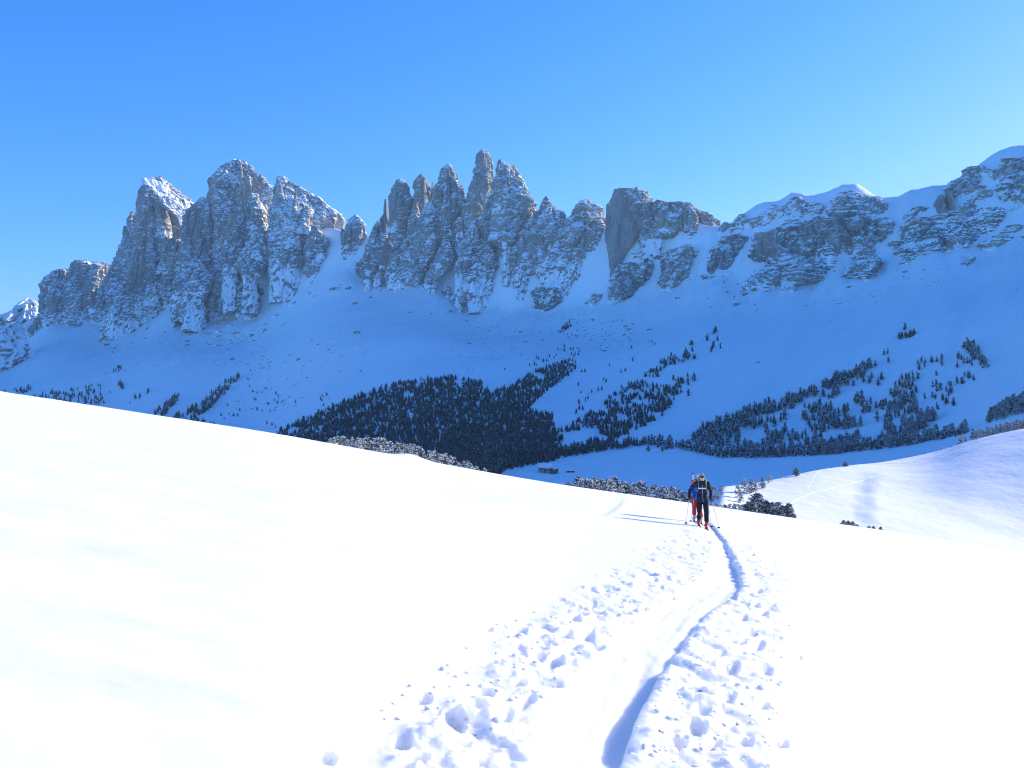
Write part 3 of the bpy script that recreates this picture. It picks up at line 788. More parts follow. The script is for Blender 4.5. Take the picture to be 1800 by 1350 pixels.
# --- more thin snowy beds of rock on the right-hand face, and outcrops on the aprons below the cliffs
rr_ = random.Random(99)
for k in range(46):
    u = rr_.uniform(1292, 1830); vc = float(np.interp(u, CR_U, CR_V)); vb_ = float(np.interp(u, BA_U, BA_V))
    v = vc + 5 + (vb_ - vc - 12) * rr_.random() ** 1.1
    w = rr_.uniform(16, 44); h = rr_.uniform(5, 12); sl = rr_.uniform(-0.10, 0.02) * w * (1.6 if u > 1640 else 1.0)
    R_(G_ if u < 1660 else H_, "rock_ledge", [(u - w * .4, v + sl * -.5), (u - w * .5, v + h * .5), (u - w * .42, v + h)], [(u + w * .4, v + sl * .5), (u + w * .5, v + h * .5), (u + w * .36, v + h)],
       snow=rr_.uniform(0.0, 0.12), strata=4.5, rough=0.6, proud=7.0)
for k in range(40):
    u = rr_.uniform(180, 1300); v = float(np.interp(u, BA_U, BA_V)) + rr_.uniform(4, 46)
    w = rr_.uniform(7, 20); h = rr_.uniform(3, 6)
    R_(A if u < 200 else B if u < 330 else Cc if u < 620 else D_ if u < 900 else E_, "rock_ledge", [(u - w * .3, v), (u - w * .5, v + h)], [(u + w * .5, v - h * .2), (u + w * .3, v + h)], snow=0.06, rough=0.7, proud=1.5, crack=0.3)

# --- far summits seen through the gap on the left
FAR = massif("far_peak", "distant pale pointed snow summit at the left edge", 40, 640, 9000)
R_(FAR, "summit", [(49, 521), (30, 541), (0, 556), (-60, 575), (-140, 640)], [(53, 521), (70, 541), (84, 560), (96, 590), (104, 640)], y=9000, tk=0.5, snow=1.0, spacing=11, maxd=1200, rough=2.5)
FAR2 = massif("far_ridge", "small sunlit snow knob below the distant summit at the left edge", 10, 640, 4600)
R_(FAR2, "summit", [(2, 573), (-10, 582), (-40, 600), (-60, 660)], [(8, 573), (24, 582), (34, 596), (48, 620), (60, 660)], y=4600, tk=0.6, snow=0.6, spacing=7, maxd=300, rough=1.4)
# ------------------------------------------------------------------ the sunny slope underfoot, with ski trail and footprints
TR_V = [880, 918, 931, 953, 989, 1011, 1033, 1056, 1078, 1122, 1167, 1211, 1255, 1300, 1350, 1420, 1600]
TR_L = [1203, 1222, 1238, 1257, 1252, 1240, 1208, 1168, 1134, 1084, 1040, 1004, 969, 946, 925, 895, 820]
TR_R = [1224, 1246, 1257, 1276, 1292, 1301, 1304, 1282, 1245, 1207, 1178, 1145, 1126, 1108, 1092, 1075, 1040]
WALL_V = [880, 915, 940, 985, 1015, 1034, 1046, 1060, 1090, 1150, 1185, 1215, 1260, 1300, 1330, 1350, 1600]
WALL_H = [0.0, .04, .050, .060, .065, .05, .02, .015, .02, .028, .05, .08, .10, .085, .045, .035, .035]
OL_V = [900, 930, 953, 989, 1011, 1033, 1078, 1122, 1167, 1211, 1250, 1300, 1350, 1500]
OL_U = [1200, 1185, 1140, 1095, 1050, 1010, 960, 880, 855, 800, 755, 690, 660, 600]
OR_V = [900, 935, 960, 1000, 1033, 1078, 1122, 1200, 1300, 1350, 1500]
OR_U = [1240, 1282, 1335, 1372, 1394, 1392, 1385, 1375, 1362, 1392, 1440]

FEET = [(741, 1230, 33, 18, 0), (707, 1307, 36, 26, .2), (851, 1222, 32, 20, .1), (798, 1269, 38, 26, .5), (842, 1249, 34, 20, .2), (891, 1260, 26, 26, 0),
        (924, 1236, 34, 17, -.4), (733, 1341, 40, 22, 0), (807, 1309, 42, 24, .1), (849, 1338, 34, 24, 0), (913, 1204, 24, 14, 0), (969, 1169, 40, 20, -.4),
        (909, 1111, 34, 12, 0), (991, 1118, 26, 15, -.2), (1029, 1120, 28, 12, 0), (1047, 1140, 30, 13, 0), (860, 1167, 24, 10, 0), (860, 1107, 12, 7, 0),
        (984, 1054, 16, 6, .1), (1042, 1064, 14, 9, 0), (1062, 1038, 18, 7, 0), (1092, 1058, 14, 6, 0), (1010, 1090, 20, 10, .2), (1110, 1075, 18, 8, 0),
        (575, 1335, 32, 22, .3), (1222, 1282, 38, 26, .2), (1278, 1229, 32, 22, 0), (1282, 1175, 34, 18, 0), (1327, 1138, 32, 14, -.3), (1304, 1307, 36, 20, .1),
        (1251, 1312, 32, 22, -.2), (1233, 1251, 30, 18, .2), (1371, 1311, 28, 14, 0), (1340, 1242, 24, 13, 0), (1318, 1115, 26, 11, 0), (1289, 1053, 14, 8, .3),
        (1262, 1150, 26, 12, 0), (1300, 1090, 24, 9, 0), (1340, 1080, 20, 8, 0), (1330, 1040, 18, 7, 0), (1345, 1180, 26, 13, .2), (1190, 1310, 34, 24, .3),
        (785, 1183, 8, 5, 0), (1370, 1125, 10, 5, 0), (1406, 1155, 7, 4, 0), (1180, 1050, 14, 6, 0), (1150, 1020, 12, 5, 0), (1350, 1010, 16, 6, 0), (1320, 975, 12, 5, 0)]

def fg_rel(u, y):
    """trail, rubble, footprints and wind ripples on top of the bare slope"""
    x = (u - CU) / F * y
    z0 = fg_z(u, y)
    v = CV - F * z0 / y
    ppm = F / y
    L, R = np.interp(v, TR_V, TR_L), np.interp(v, TR_V, TR_R)
    wob = 0.03 * fbm(x * 3.1, y * 3.1, 0.2, 61, 3)
    dL = (u - L) / ppm + wob; dR = (R - u) / ppm + (0.02 + 0.05 * sstep(12, 18, y)) * fbm(x * 4.3, y * 2.6, 0.7, 62, 3)
    H = np.interp(v, WALL_V, WALL_H)
    live = sstep(905, 922, v)
    # floor of the trail: soft on the left, a clean cut on the right
    inside = sstep(-0.05, 0.24, dL) * sstep(-0.012, 0.035, dR)
    d = -live * H * inside
    d = d - live * 0.012 * inside * (0.5 + 0.5 * np.sin(dL * 21 + 2 * fbm(x, y * .4, 0.1, 63, 2)))
    dc = 0.5 * (dL - dR)
    groove = np.exp(-((dc - 0.13) / 0.045) ** 2) + np.exp(-((dc + 0.13) / 0.045) ** 2)
    d = d - live * inside * (0.007 * groove + 0.006 * fbm(x * 6, y * 1.6, 0.3, 74, 3))
    # raised lip along the cut
    d = d + live * (0.25 * H + 0.015) * np.exp(-((dR + 0.10) / 0.10) ** 2) * (dR < 0.03) * (0.7 + 0.5 * gnoise(x * 2.2, y * 2.2, .4, 64))
    # churned snow on both banks
    oL, oR = np.interp(v, OL_V, OL_U), np.interp(v, OR_V, OR_U)
    bl = sstep(oL - 35, oL + 60, u) * sstep(0.12, -0.10, dL)
    br = sstep(oR + 35, oR - 60, u) * sstep(0.03, -0.06, dR)
    band = np.clip(bl * 0.9 + br, 0, 1) * live
    patch = sstep(-0.35, 0.35, fbm(x * 1.1, y * 1.1, 0.4, 65, 3))
    band = band * (0.42 + 0.58 * patch)
    c1, e1 = cells(x * 5.2 + 0.5 * gnoise(x * 4, y * 4, .3, 81), y * 5.2, np.full_like(x, 0.5), 66)
    c2, e2 = cells(x * 11.5, y * 11.5, np.full_like(x, 0.5), 67)
    far = np.clip(1.25 - y / 60.0, 0.55, 1)
    lump = (c1 - 0.45) * sstep(0.0, 0.5, e1) * 0.060 + (c2 - 0.4) * sstep(0, 0.45, e2) * 0.040 + 0.045 * fbm(x * 3.2, y * 3.2, .9, 68, 5, 0.55)
    d = d + band * (lump + 0.015) * far
    # footprints
    for k, (fu, fv, fw, fh, rot) in enumerate(FEET):
        m = (np.abs(u - fu) < fw * 1.2 + 8) & (np.abs(v - fv) < fh * 1.6 + 8)
        if not m.any(): continue
        du, dv = (u[m] - fu), (v[m] - fv)
        cu, su = math.cos(rot), math.sin(rot)
        wv = 0.12 * gnoise(du * 0.12, dv * 0.2, k * 1.7, 69)
        a = np.abs(du * cu + dv * su) / (fw * 0.5) + wv
        a = np.maximum(a, 0)
        b = np.abs(-du * su + dv * cu) / (fh * 0.5) + wv
        b = np.maximum(b, 0)
        r = (a ** 3.2 + b ** 3.2) ** (1 / 3.2)
        dep = min(0.055, 0.0009 * fh / (float(np.median(ppm[m])) / 420.0) + 0.020)
        d[m] = np.where(r < 1.25, d[m] * (0.35 + 0.65 * sstep(0.8, 1.25, r)), d[m]) - dep * sstep(1.25, 0.40, r) * (1 + 0.35 * gnoise(du * .2, dv * .3, k * 2.1, 75)) + 0.007 * np.exp(-((r - 1.3) / 0.2) ** 2)
    # older pair of tracks further left
    for k, (p, q) in enumerate((((1048, 905), (1090, 868)), ((1060, 906), (1097, 870)))):
        tt = np.clip((v - q[1]) / (p[1] - q[1]), 0, 1)
        uu = q[0] + (p[0] - q[0]) * tt + 5 * np.sin(tt * 3.1)
        dd = (u - uu) / ppm
        d = d - 0.035 * np.exp(-(dd / 0.16) ** 2) * sstep(866, 872, v) * sstep(912, 898, v) + 0.012 * np.exp(-((dd - .32) / 0.14) ** 2) * sstep(866, 872, v) * sstep(912, 898, v)
    # wind-shaped swells
    d = d + 0.038 * fbm(x / 3.2 + y / 9, y / 1.7 - x / 8, 0.3, 71, 3) * sstep(1.0, 3.0, y) * np.clip(1 - band, 0, 1) * (0.4 + 0.6 * sstep(980, 500, u))
    d = d + 0.004 * fbm(x * 2.6 + y, y * 5.2, 0.3, 72, 3) * np.clip(1 - y / 25, 0, 1)
    return d

_vr = np.concatenate([np.linspace(3200, 1500, 34)[:-1], np.arange(1500, 1080, -1.7), np.arange(1080, 1000, -1.1), np.arange(1000, 893, -0.75)])
# rows as distances, read off at the middle column
_yy = np.geomspace(0.8, 95.0, 6000)
_vm = CV - F * fg_z(np.full_like(_yy, 1180.0), _yy) / _yy
FGY = np.interp(-_vr, -_vm, _yy)
FGY = np.concatenate([FGY[FGY < 78], np.geomspace(78.5, 126, 26)])
FGY = np.unique(np.round(FGY, 5))
FGU = np.concatenate([np.geomspace(1, 4000, 26)[::-1][:-1] * -1 - 60, np.arange(-60, 560, 6.0), np.arange(560, 1470, 1.75), np.arange(1470, 1870, 6.0), np.linspace(1900, 2600, 16), np.linspace(2700, 7000, 18)])
FU, FY = np.meshgrid(FGU, FGY, indexing='ij')
FZ = fg_z(FU, FY) + fg_rel(FU.ravel(), FY.ravel()).reshape(FU.shape)
# run under the far sheet at its end so that no gap opens
FZ = FZ - 0.25 * sstep(121, 126, FY)
FX = (FU - CU) / F * FY
fg_me = np_mesh("snow_field", np.stack([FX, FY, FZ], -1).reshape(-1, 3), grid_quads(len(FGU), len(FGY))[:, ::-1], smooth=True)
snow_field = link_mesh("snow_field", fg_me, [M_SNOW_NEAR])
tag(snow_field, "bright sunlit snow slope in front with a trodden ski trail and footprints", "snow field", kind="structure")

def fg_ground(x, y):
    u = np.array([CU + F * x / y]); yy = np.array([y], float)
    return float(fg_z(u, yy)[0] + fg_rel(u, yy)[0])

# ground behind the photographer, so that the slope does not end at the lens
bx, by_ = np.meshgrid(np.linspace(-60, 60, 25), np.linspace(-60, 0.9, 20), indexing='ij')
bz = -1.62 - 0.155 * bx + (0.02) * by_ - 0.02
bk = np_mesh("snow_field_behind", np.stack([bx, by_, bz], -1).reshape(-1, 3), grid_quads(25, 20)[:, ::-1], smooth=True)
snow_behind = link_mesh("snow_field_behind", bk, [M_SNOW_NEAR])
tag(snow_behind, "snow slope behind the place the picture is taken from", "snow field", kind="structure")

# loose lumps of broken snow along the trail: too many to count
rs = np.random.RandomState(5)
bm = bmesh.new()
bmesh.ops.create_icosphere(bm, subdivisions=1, radius=1.0)
ico_v = np.array([v.co[:] for v in bm.verts]); ico_f = np.array([[v.index for v in f.verts] for f in bm.faces])
bm.free()
cv_, cf_ = [], []
nb = 0
for k in range(300):
    v = 925 + 425 * rs.rand() ** 0.55
    if rs.rand() < 0.62:
        a, b = np.interp(v, TR_V, TR_R) + 4, np.interp(v, OR_V, OR_U)
    else:
        a, b = np.interp(v, OL_V, OL_U), np.interp(v, TR_V, TR_L) - 6
    u = a + (b - a) * rs.rand()
    yq = float(np.interp(-v, -_vm, _yy)); x = (u - CU) / F * yq
    r = rs.uniform(0.006, 0.018) * (1.9 if rs.rand() < 0.09 else 1.0)
    vv = ico_v * (1 + 0.35 * gnoise(ico_v[:, 0] * 1.3 + k, ico_v[:, 1] * 1.3, ico_v[:, 2] * 1.3, 3))[:, None] * r * np.array([1.2, 1.0, 0.75])
    cv_.append(vv + np.array([x, yq, fg_ground(x, yq) + r * 0.25])); cf_.append(ico_f + nb); nb += len(vv)
clod = np_mesh("snow_crumbs", np.vstack(cv_), None, np.vstack(cf_), smooth=False)
tag(link_mesh("snow_crumbs", clod, [M_SNOW_NEAR]), "loose crumbs of broken snow strewn along the ski trail", "snow crumbs", kind="stuff")

# faint old ski tracks across the sunny knoll: low ridges of pushed-up snow
def track_strip(name, pts, label, half=0.20, hgt=0.035):
    P = np.array(pts, float); t = np.linspace(0, 1, 70)
    k = np.linspace(0, 1, len(P))
    u, y = pchip(k, P[:, 0], t), pchip(k, P[:, 1], t)
    x = (u - CU) / F * y
    z = base_z(u, y)
    tx, ty = np.gradient(x), np.gradient(y); ln = np.hypot(tx, ty)
    nx, ny = -ty / ln, tx / ln
    rows = []
    for off, h in ((-half, -.06), (-half * .3, hgt), (0.0, -.02), (half * .3, hgt), (half, -.06)):
        rows.append(np.stack([x + nx * off, y + ny * off, z + h], -1))
    me = np_mesh(name, np.stack(rows, 0).reshape(-1, 3), grid_quads(5, 70), smooth=False)
    return tag(link_mesh(name, me, [M_SNOW_FAR]), label, "ski track", kind="structure")
track_strip("ski_track", [(1385, 250), (1420, 268), (1480, 290), (1560, 318), (1680, 338), (1800, 352), (1900, 360)], "faint old ski track climbing across the sunny knoll, lower of two")
track_strip("ski_track", [(1420, 280), (1450, 330), (1500, 352), (1600, 352), (1800, 362), (1900, 366)], "faint old ski track near the top of the sunny knoll, upper of two")
# ------------------------------------------------------------------ trees
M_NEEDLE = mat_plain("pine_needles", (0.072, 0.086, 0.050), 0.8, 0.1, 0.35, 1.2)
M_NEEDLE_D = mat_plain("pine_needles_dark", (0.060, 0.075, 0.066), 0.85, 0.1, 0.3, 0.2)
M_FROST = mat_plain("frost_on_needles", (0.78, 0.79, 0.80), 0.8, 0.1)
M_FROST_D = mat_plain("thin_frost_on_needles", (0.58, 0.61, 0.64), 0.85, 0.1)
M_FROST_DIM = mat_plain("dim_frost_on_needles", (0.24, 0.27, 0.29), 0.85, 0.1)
M_BARK = mat_plain("pine_bark", (0.10, 0.075, 0.055), 0.9, 0.1, 0.3, 3.0)

def crown_mesh(name, seed, frost, n_cl=64, per=15, conic=0.5, wid=0.30):
    """one unit tall crown: leafy tufts gathered in clumps, some faces white with frost"""
    rs = np.random.RandomState(seed)
    V, Q, MI = [], [], []
    for k in range(n_cl):
        t = 0.07 + 0.93 * rs.rand() ** 0.85
        r = wid * ((1 - t) ** conic) * (0.62 + 0.38 * min(1, t / 0.16)) * (1 + 0.22 * math.sin(9 * t + seed))
        a = rs.rand() * 6.283
        rr = r * (0.45 + 0.55 * math.sqrt(rs.rand()))
        c = np.array([math.cos(a) * rr, math.sin(a) * rr, t * 0.97])
        cs = (0.050 + 0.045 * rs.rand()) * (1.15 - 0.5 * t)
        for q in range(per):
            d = rs.normal(size=3); d /= np.linalg.norm(d)
            p = c + d * cs * rs.uniform(0.5, 1.25) * np.array([1.15, 1.15, 0.75])
            a1 = rs.normal(size=3) * np.array([1, 1, .7]); a1 /= np.linalg.norm(a1)
            b1 = np.cross(a1, rs.normal(size=3)); b1 /= np.linalg.norm(b1)
            w, h = cs * rs.uniform(0.35, 0.8), cs * rs.uniform(0.22, 0.5)
            i = len(V)
            V += [p - a1 * w, p - b1 * h, p + a1 * w * rs.uniform(.7, 1.2), p + b1 * h]
            Q.append((i, i + 1, i + 2, i + 3))
            MI.append(1 if rs.rand() < frost * (0.45 + 0.75 * (d[2] * 0.5 + 0.5)) else 0)
    me = np_mesh(name, np.array(V), np.array(Q))
    me.polygons.foreach_set("material_index", np.array(MI, dtype=np.int32))
    return me

def tube(P, Rd, n=8):
    """tapered tube along points"""
    P = np.array(P, float); V = []
    for k in range(len(P)):
        t = P[min(k + 1, len(P) - 1)] - P[max(k - 1, 0)]
        t /= np.linalg.norm(t) + 1e-9
        ref = np.array([0, 0, 1.0]) if abs(t[2]) < 0.9 else np.array([1.0, 0, 0])
        a = np.cross(t, ref); a /= np.linalg.norm(a); b = np.cross(t, a)
        for j in range(n):
            th = 2 * math.pi * j / n
            V.append(P[k] + Rd[k] * (math.cos(th) * a + math.sin(th) * b))
    q = grid_quads(len(P), n, wrap=True)
    V.append(P[0]); V.append(P[-1])
    m = len(V)
    t1 = [((j + 1) % n, j, m - 2) for j in range(n)]
    o = (len(P) - 1) * n
    t2 = [(o + j, o + (j + 1) % n, m - 1) for j in range(n)]
    return np.array(V), q, np.array(t1 + t2)

def trunk_mesh(name, seed):
    rs = np.random.RandomState(seed)
    P = [(0, 0, -0.06), (0.004, 0, 0.10), (rs.uniform(-.01, .01), rs.uniform(-.01, .01), 0.45), (rs.uniform(-.012, .012), 0, 0.92)]
    V, q, t = tube(P, [0.030, 0.024, 0.016, 0.004], 7)
    vs, qs, ts = [V], [q], [t]; nb = len(V)
    for k in range(9):
        h = rs.uniform(0.14, 0.8); a = rs.rand() * 6.28; ln = 0.24 * (1 - h) + 0.05
        V2, q2, t2 = tube([(0, 0, h), (math.cos(a) * ln * .5, math.sin(a) * ln * .5, h + 0.01), (math.cos(a) * ln, math.sin(a) * ln, h + 0.04)], [0.008, 0.005, 0.002], 4)
        vs.append(V2); qs.append(q2 + nb); ts.append(t2 + nb); nb += len(V2)
    return np_mesh(name, np.vstack(vs), np.vstack(qs), np.vstack(ts))

CROWN_F, CROWN_S, TRUNK = [], [], []
for k in range(6):
    me = crown_mesh("crown", 40 + k, 0.64, conic=(0.42, 0.55, 0.75, 0.5, 0.85, 0.6)[k], wid=(0.33, 0.30, 0.24, 0.36, 0.25, 0.29)[k])
    me.materials.append(M_NEEDLE); me.materials.append(M_FROST); CROWN_F.append(me)
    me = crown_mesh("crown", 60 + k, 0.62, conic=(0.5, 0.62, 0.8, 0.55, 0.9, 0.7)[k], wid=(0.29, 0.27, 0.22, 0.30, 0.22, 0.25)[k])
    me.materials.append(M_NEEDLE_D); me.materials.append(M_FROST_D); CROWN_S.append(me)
    me = trunk_mesh("trunk", 80 + k); me.materials.append(M_BARK); TRUNK.append(me)
CROWN_G = []          # greener, less frost
for k in range(3):
    me = crown_mesh("crown", 90 + k, 0.40, 120, 15, conic=(0.42, 0.6, 0.5)[k], wid=(0.30, 0.27, 0.33)[k])
    me.materials.append(M_NEEDLE); me.materials.append(M_FROST); CROWN_G.append(me)

def nth(k):
    return "%d%s" % (k, 'th' if 10 <= k % 100 <= 20 else {1: 'st', 2: 'nd', 3: 'rd'}.get(k % 10, 'th'))
TR_RS = np.random.RandomState(77)
N_TREES = 0
def pine(x, y, z, h, crowns, label, group, wide=1.0, k=None):
    global N_TREES
    k = TR_RS.randint(len(crowns)) if k is None else k % len(crowns)
    root = empty("stone_pine", (x, y, z), TR_RS.rand() * 6.28)
    root.scale = (h * wide, h * wide, h)
    tag(root, label, "pine tree", group)
    for nm, me in (("trunk", TRUNK[k % len(TRUNK)]), ("crown", crowns[k])):
        o = bpy.data.objects.new(nm, me); COL.objects.link(o); o.parent = root
    N_TREES += 1
    return root

def pine_px(u, v_top, y, crowns, label, group, wide=1.0, k=None, hmin=1.2):
    """a pine on the ground y metres ahead in column u whose tip is seen at v_top"""
    x = (u - CU) / F * y
    z = float(ground_z(np.array([x]), np.array([float(y)]))[0])
    ztop = (CV - v_top) / F * y
    return pine(x, y, z - 0.05, max(hmin, ztop - z), crowns, label, group, wide, k)

def knoll_y(u, v_base):
    yy = np.linspace(205, 385, 240)
    vv = np.minimum.accumulate(CV - F * base_z(np.full_like(yy, float(u)), yy) / yy)
    return float(np.interp(-v_base, -vv, yy))

# frosted wood that peeps over the crest on the left
topU = [574, 600, 625, 650, 672, 700, 725, 745, 765, 800, 830, 862]
topV = [772, 768, 766, 768, 771, 779, 780, 790, 791, 804, 815, 828]
for k in range(34):
    lab = nth(k + 1) + " frosted pine from left in the sunlit row on the crest left of the hut"
    u = 574 + (862 - 574) * (k + TR_RS.rand() * .8) / 34
    y = TR_RS.uniform(225, 285)
    pine_px(u, float(np.interp(u, topU, topV)) + abs(TR_RS.normal()) * 4.5 - 4, y, CROWN_F, lab, "frosted pines behind the crest on the left", 0.92 + 0.3 * TR_RS.rand())
# row behind the crest between the hut and the skiers
for k, (u, v, w) in enumerate([(1016, 844, 1.2), (1023, 849, 1.1), (1031, 847, 1.2), (1038, 850, 1.), (1045, 845, 1.15), (1052, 853, 1.1), (1059, 847, .9), (1070, 848, 1.1), (1078, 845, 1.35), (1086, 851, 1.2), (1099, 852, 1.3),
                  (1106, 860, 1.1), (1114, 854, .8), (1127, 852, 1.05), (1136, 862, 1.2), (1150, 859, 1.4), (1157, 868, 1.1), (1167, 860, 1.3), (1175, 866, 1.2), (1182, 862, .9), (1188, 870, 1.2), (1194, 866, 1.2), (1202, 869, 1.2), (1212, 872, 1.2)]):
    lab = nth(k + 1) + " round frosted pine from the left in the dense row between hut and skiers"
    pine_px(u, v - 7, TR_RS.uniform(255, 290), CROWN_F, lab, "frosted pines between hut and skiers", w)
for u in (985, 1000):
    pine_px(u, 847.5, 275, CROWN_F, "small lone round pine, %s from the left in the row right of the hut" % ("first" if u < 990 else "second"), "frosted pines between hut and skiers", 1.1)
# pines right of the skiers on the flank of the knoll
FL = "frosted pines on the flank of the knoll"
for (u, v, y, w, lb) in [(1252, 853, 884, 1.3, "round frosted pine directly right of the front skier's shoulder"), (1267, 853, 870, 1.0, "small frosted pine second right of the front skier"),
                         (1261, 863, 880, 1.1, "low frosted pine tucked beside the one at the skier's shoulder"),
                         (1297, 851, 875, 1.0, "slim frosted pine on the knoll flank casting a long blue shadow"), (1308, 841, 868, 0.95, "tall slim frosted pine, left one of the knoll flank group"),
                         (1302, 864, 884, 1.2, "low bushy frosted pine at the foot of the knoll flank group"), (1321, 840, 867, 1.25, "broad frosted pine in the middle of the knoll flank group"),
                         (1328, 845, 863, 1.0, "frosted pine wedged right of the broad one on the knoll flank"), (1340, 837, 858, 1.35, "largest round pine near the top of the knoll flank group"),
                         (1352, 833, 849, 0.9, "topmost slim pine of the knoll flank group")]:
    y = knoll_y(u, y)
    pine_px(u, v, y, CROWN_F, lb, FL, w)
for k, u in enumerate((1244, 1250, 1259, 1266, 1274, 1283, 1291, 1299, 1306)):
    pine_px(u, 884 + TR_RS.uniform(-1, 2.5), TR_RS.uniform(170, 200), CROWN_F, nth(k + 1) + " low frosted pine from the left in the little row just right of the skiers", "low pines just right of the skiers", 1.35)
CG = "green pines in the clump behind the crest"
for (u, v, y, w, k, lb) in [(1332, 869, 195, 1.25, 0, "tallest dark green pine of the clump right of the skiers"), (1320, 883, 185, 1.5, 2, "broad low green pine at the left end of the clump"),
                            (1311, 888, 185, 1.3, 1, "lowest green pine leaning out left of the clump"),
                            (1347, 882, 190, 1.25, 1, "green pine in the middle of the clump right of the skiers"), (1357, 885, 195, 1.2, 0, "frost-edged pine between the middle and right ones of the clump"),
                            (1370, 884, 185, 1.25, 2, "dense green pine second from right in the clump"), (1386, 886, 185, 0.95, 1, "slim green pine at the right end of the clump"),
                            (1396, 905, 180, .8, 1, "tiny seedling just right of the green clump")]:
    pine_px(u, v - 2, y, CROWN_G, lb, CG, w * 1.25, k, hmin=.5)
for (u, v, y, w, lb) in [(1399, 823, 362, 1.45, "lone round pine on the left part of the knoll's skyline"), (1486, 812, 372, 1.8, "lone low bush on the knoll's skyline above the track")]:
    pine_px(u, v - 1, {1399: 306, 1486: 338}[u], CROWN_G, lb, "lone pines on the knoll's skyline", w, 0)
for i, (u, v, w) in enumerate([(1483, 914, 1.6), (1491, 914.5, 1.5), (1499, 915.5, 1.5), (1507, 921, 1.3)]):
    pine_px(u, v, 150 + 2 * i, CROWN_G, ("leftmost", "second", "third", "smallest")[i] + " dark bush of the four poking over the crest below the blue hollow", "bushes poking over the crest", w, i, hmin=.5)
for i, (u, v, w) in enumerate([(1528, 924, 1.4), (1535.5, 924, 1.3), (1548, 925, 1.2)]):
    pine_px(u, v, 155, CROWN_G, ("left", "middle", "right")[i] + " one of three tiny bushes on the crest at right", "bushes poking over the crest", w, i, hmin=.5)
# sunlit frosted wood along the top of the knoll at the right edge
RT = "frosted pines along the knoll top at right"
for k in range(30):
    u = 1708 + (1830 - 1708) * (k + TR_RS.rand()) / 30
    pine_px(u, float(np.interp(u, [1708, 1720, 1760, 1800, 1830], [752, 752, 742, 732, 726])) + abs(TR_RS.normal()) * 4, TR_RS.uniform(372, 400), CROWN_F, nth(k + 1) + " frosted pine from the left in the sunlit wood strip at the right edge", RT, 1.0 + .3 * TR_RS.rand())
for k, (u, v, y) in enumerate([(1698, 771, 380), (1691, 762, 395), (1683, 783, 372), (1671, 786, 372), (1598, 799, 380), (1603, 799, 380), (1625, 797, 378), (1655, 791, 376), (1716, 778, 366), (1724, 776, 366)]):
    pine_px(u, v, y, CROWN_F, "small frosted shrub before the sunlit wood at right, " + nth(1 + sorted([1698, 1691, 1683, 1671, 1598, 1603, 1625, 1655, 1716, 1724]).index(u)) + " from the left", RT, 1.2, hmin=.9)

# ---- the woods on the shaded slopes
def in_poly(u, v, P):
    c = False; j = len(P) - 1
    for i in range(len(P)):
        if (P[i][1] > v) != (P[j][1] > v) and u < (P[j][0] - P[i][0]) * (v - P[i][1]) / (P[j][1] - P[i][1]) + P[i][0]:
            c = not c
        j = i
    return c

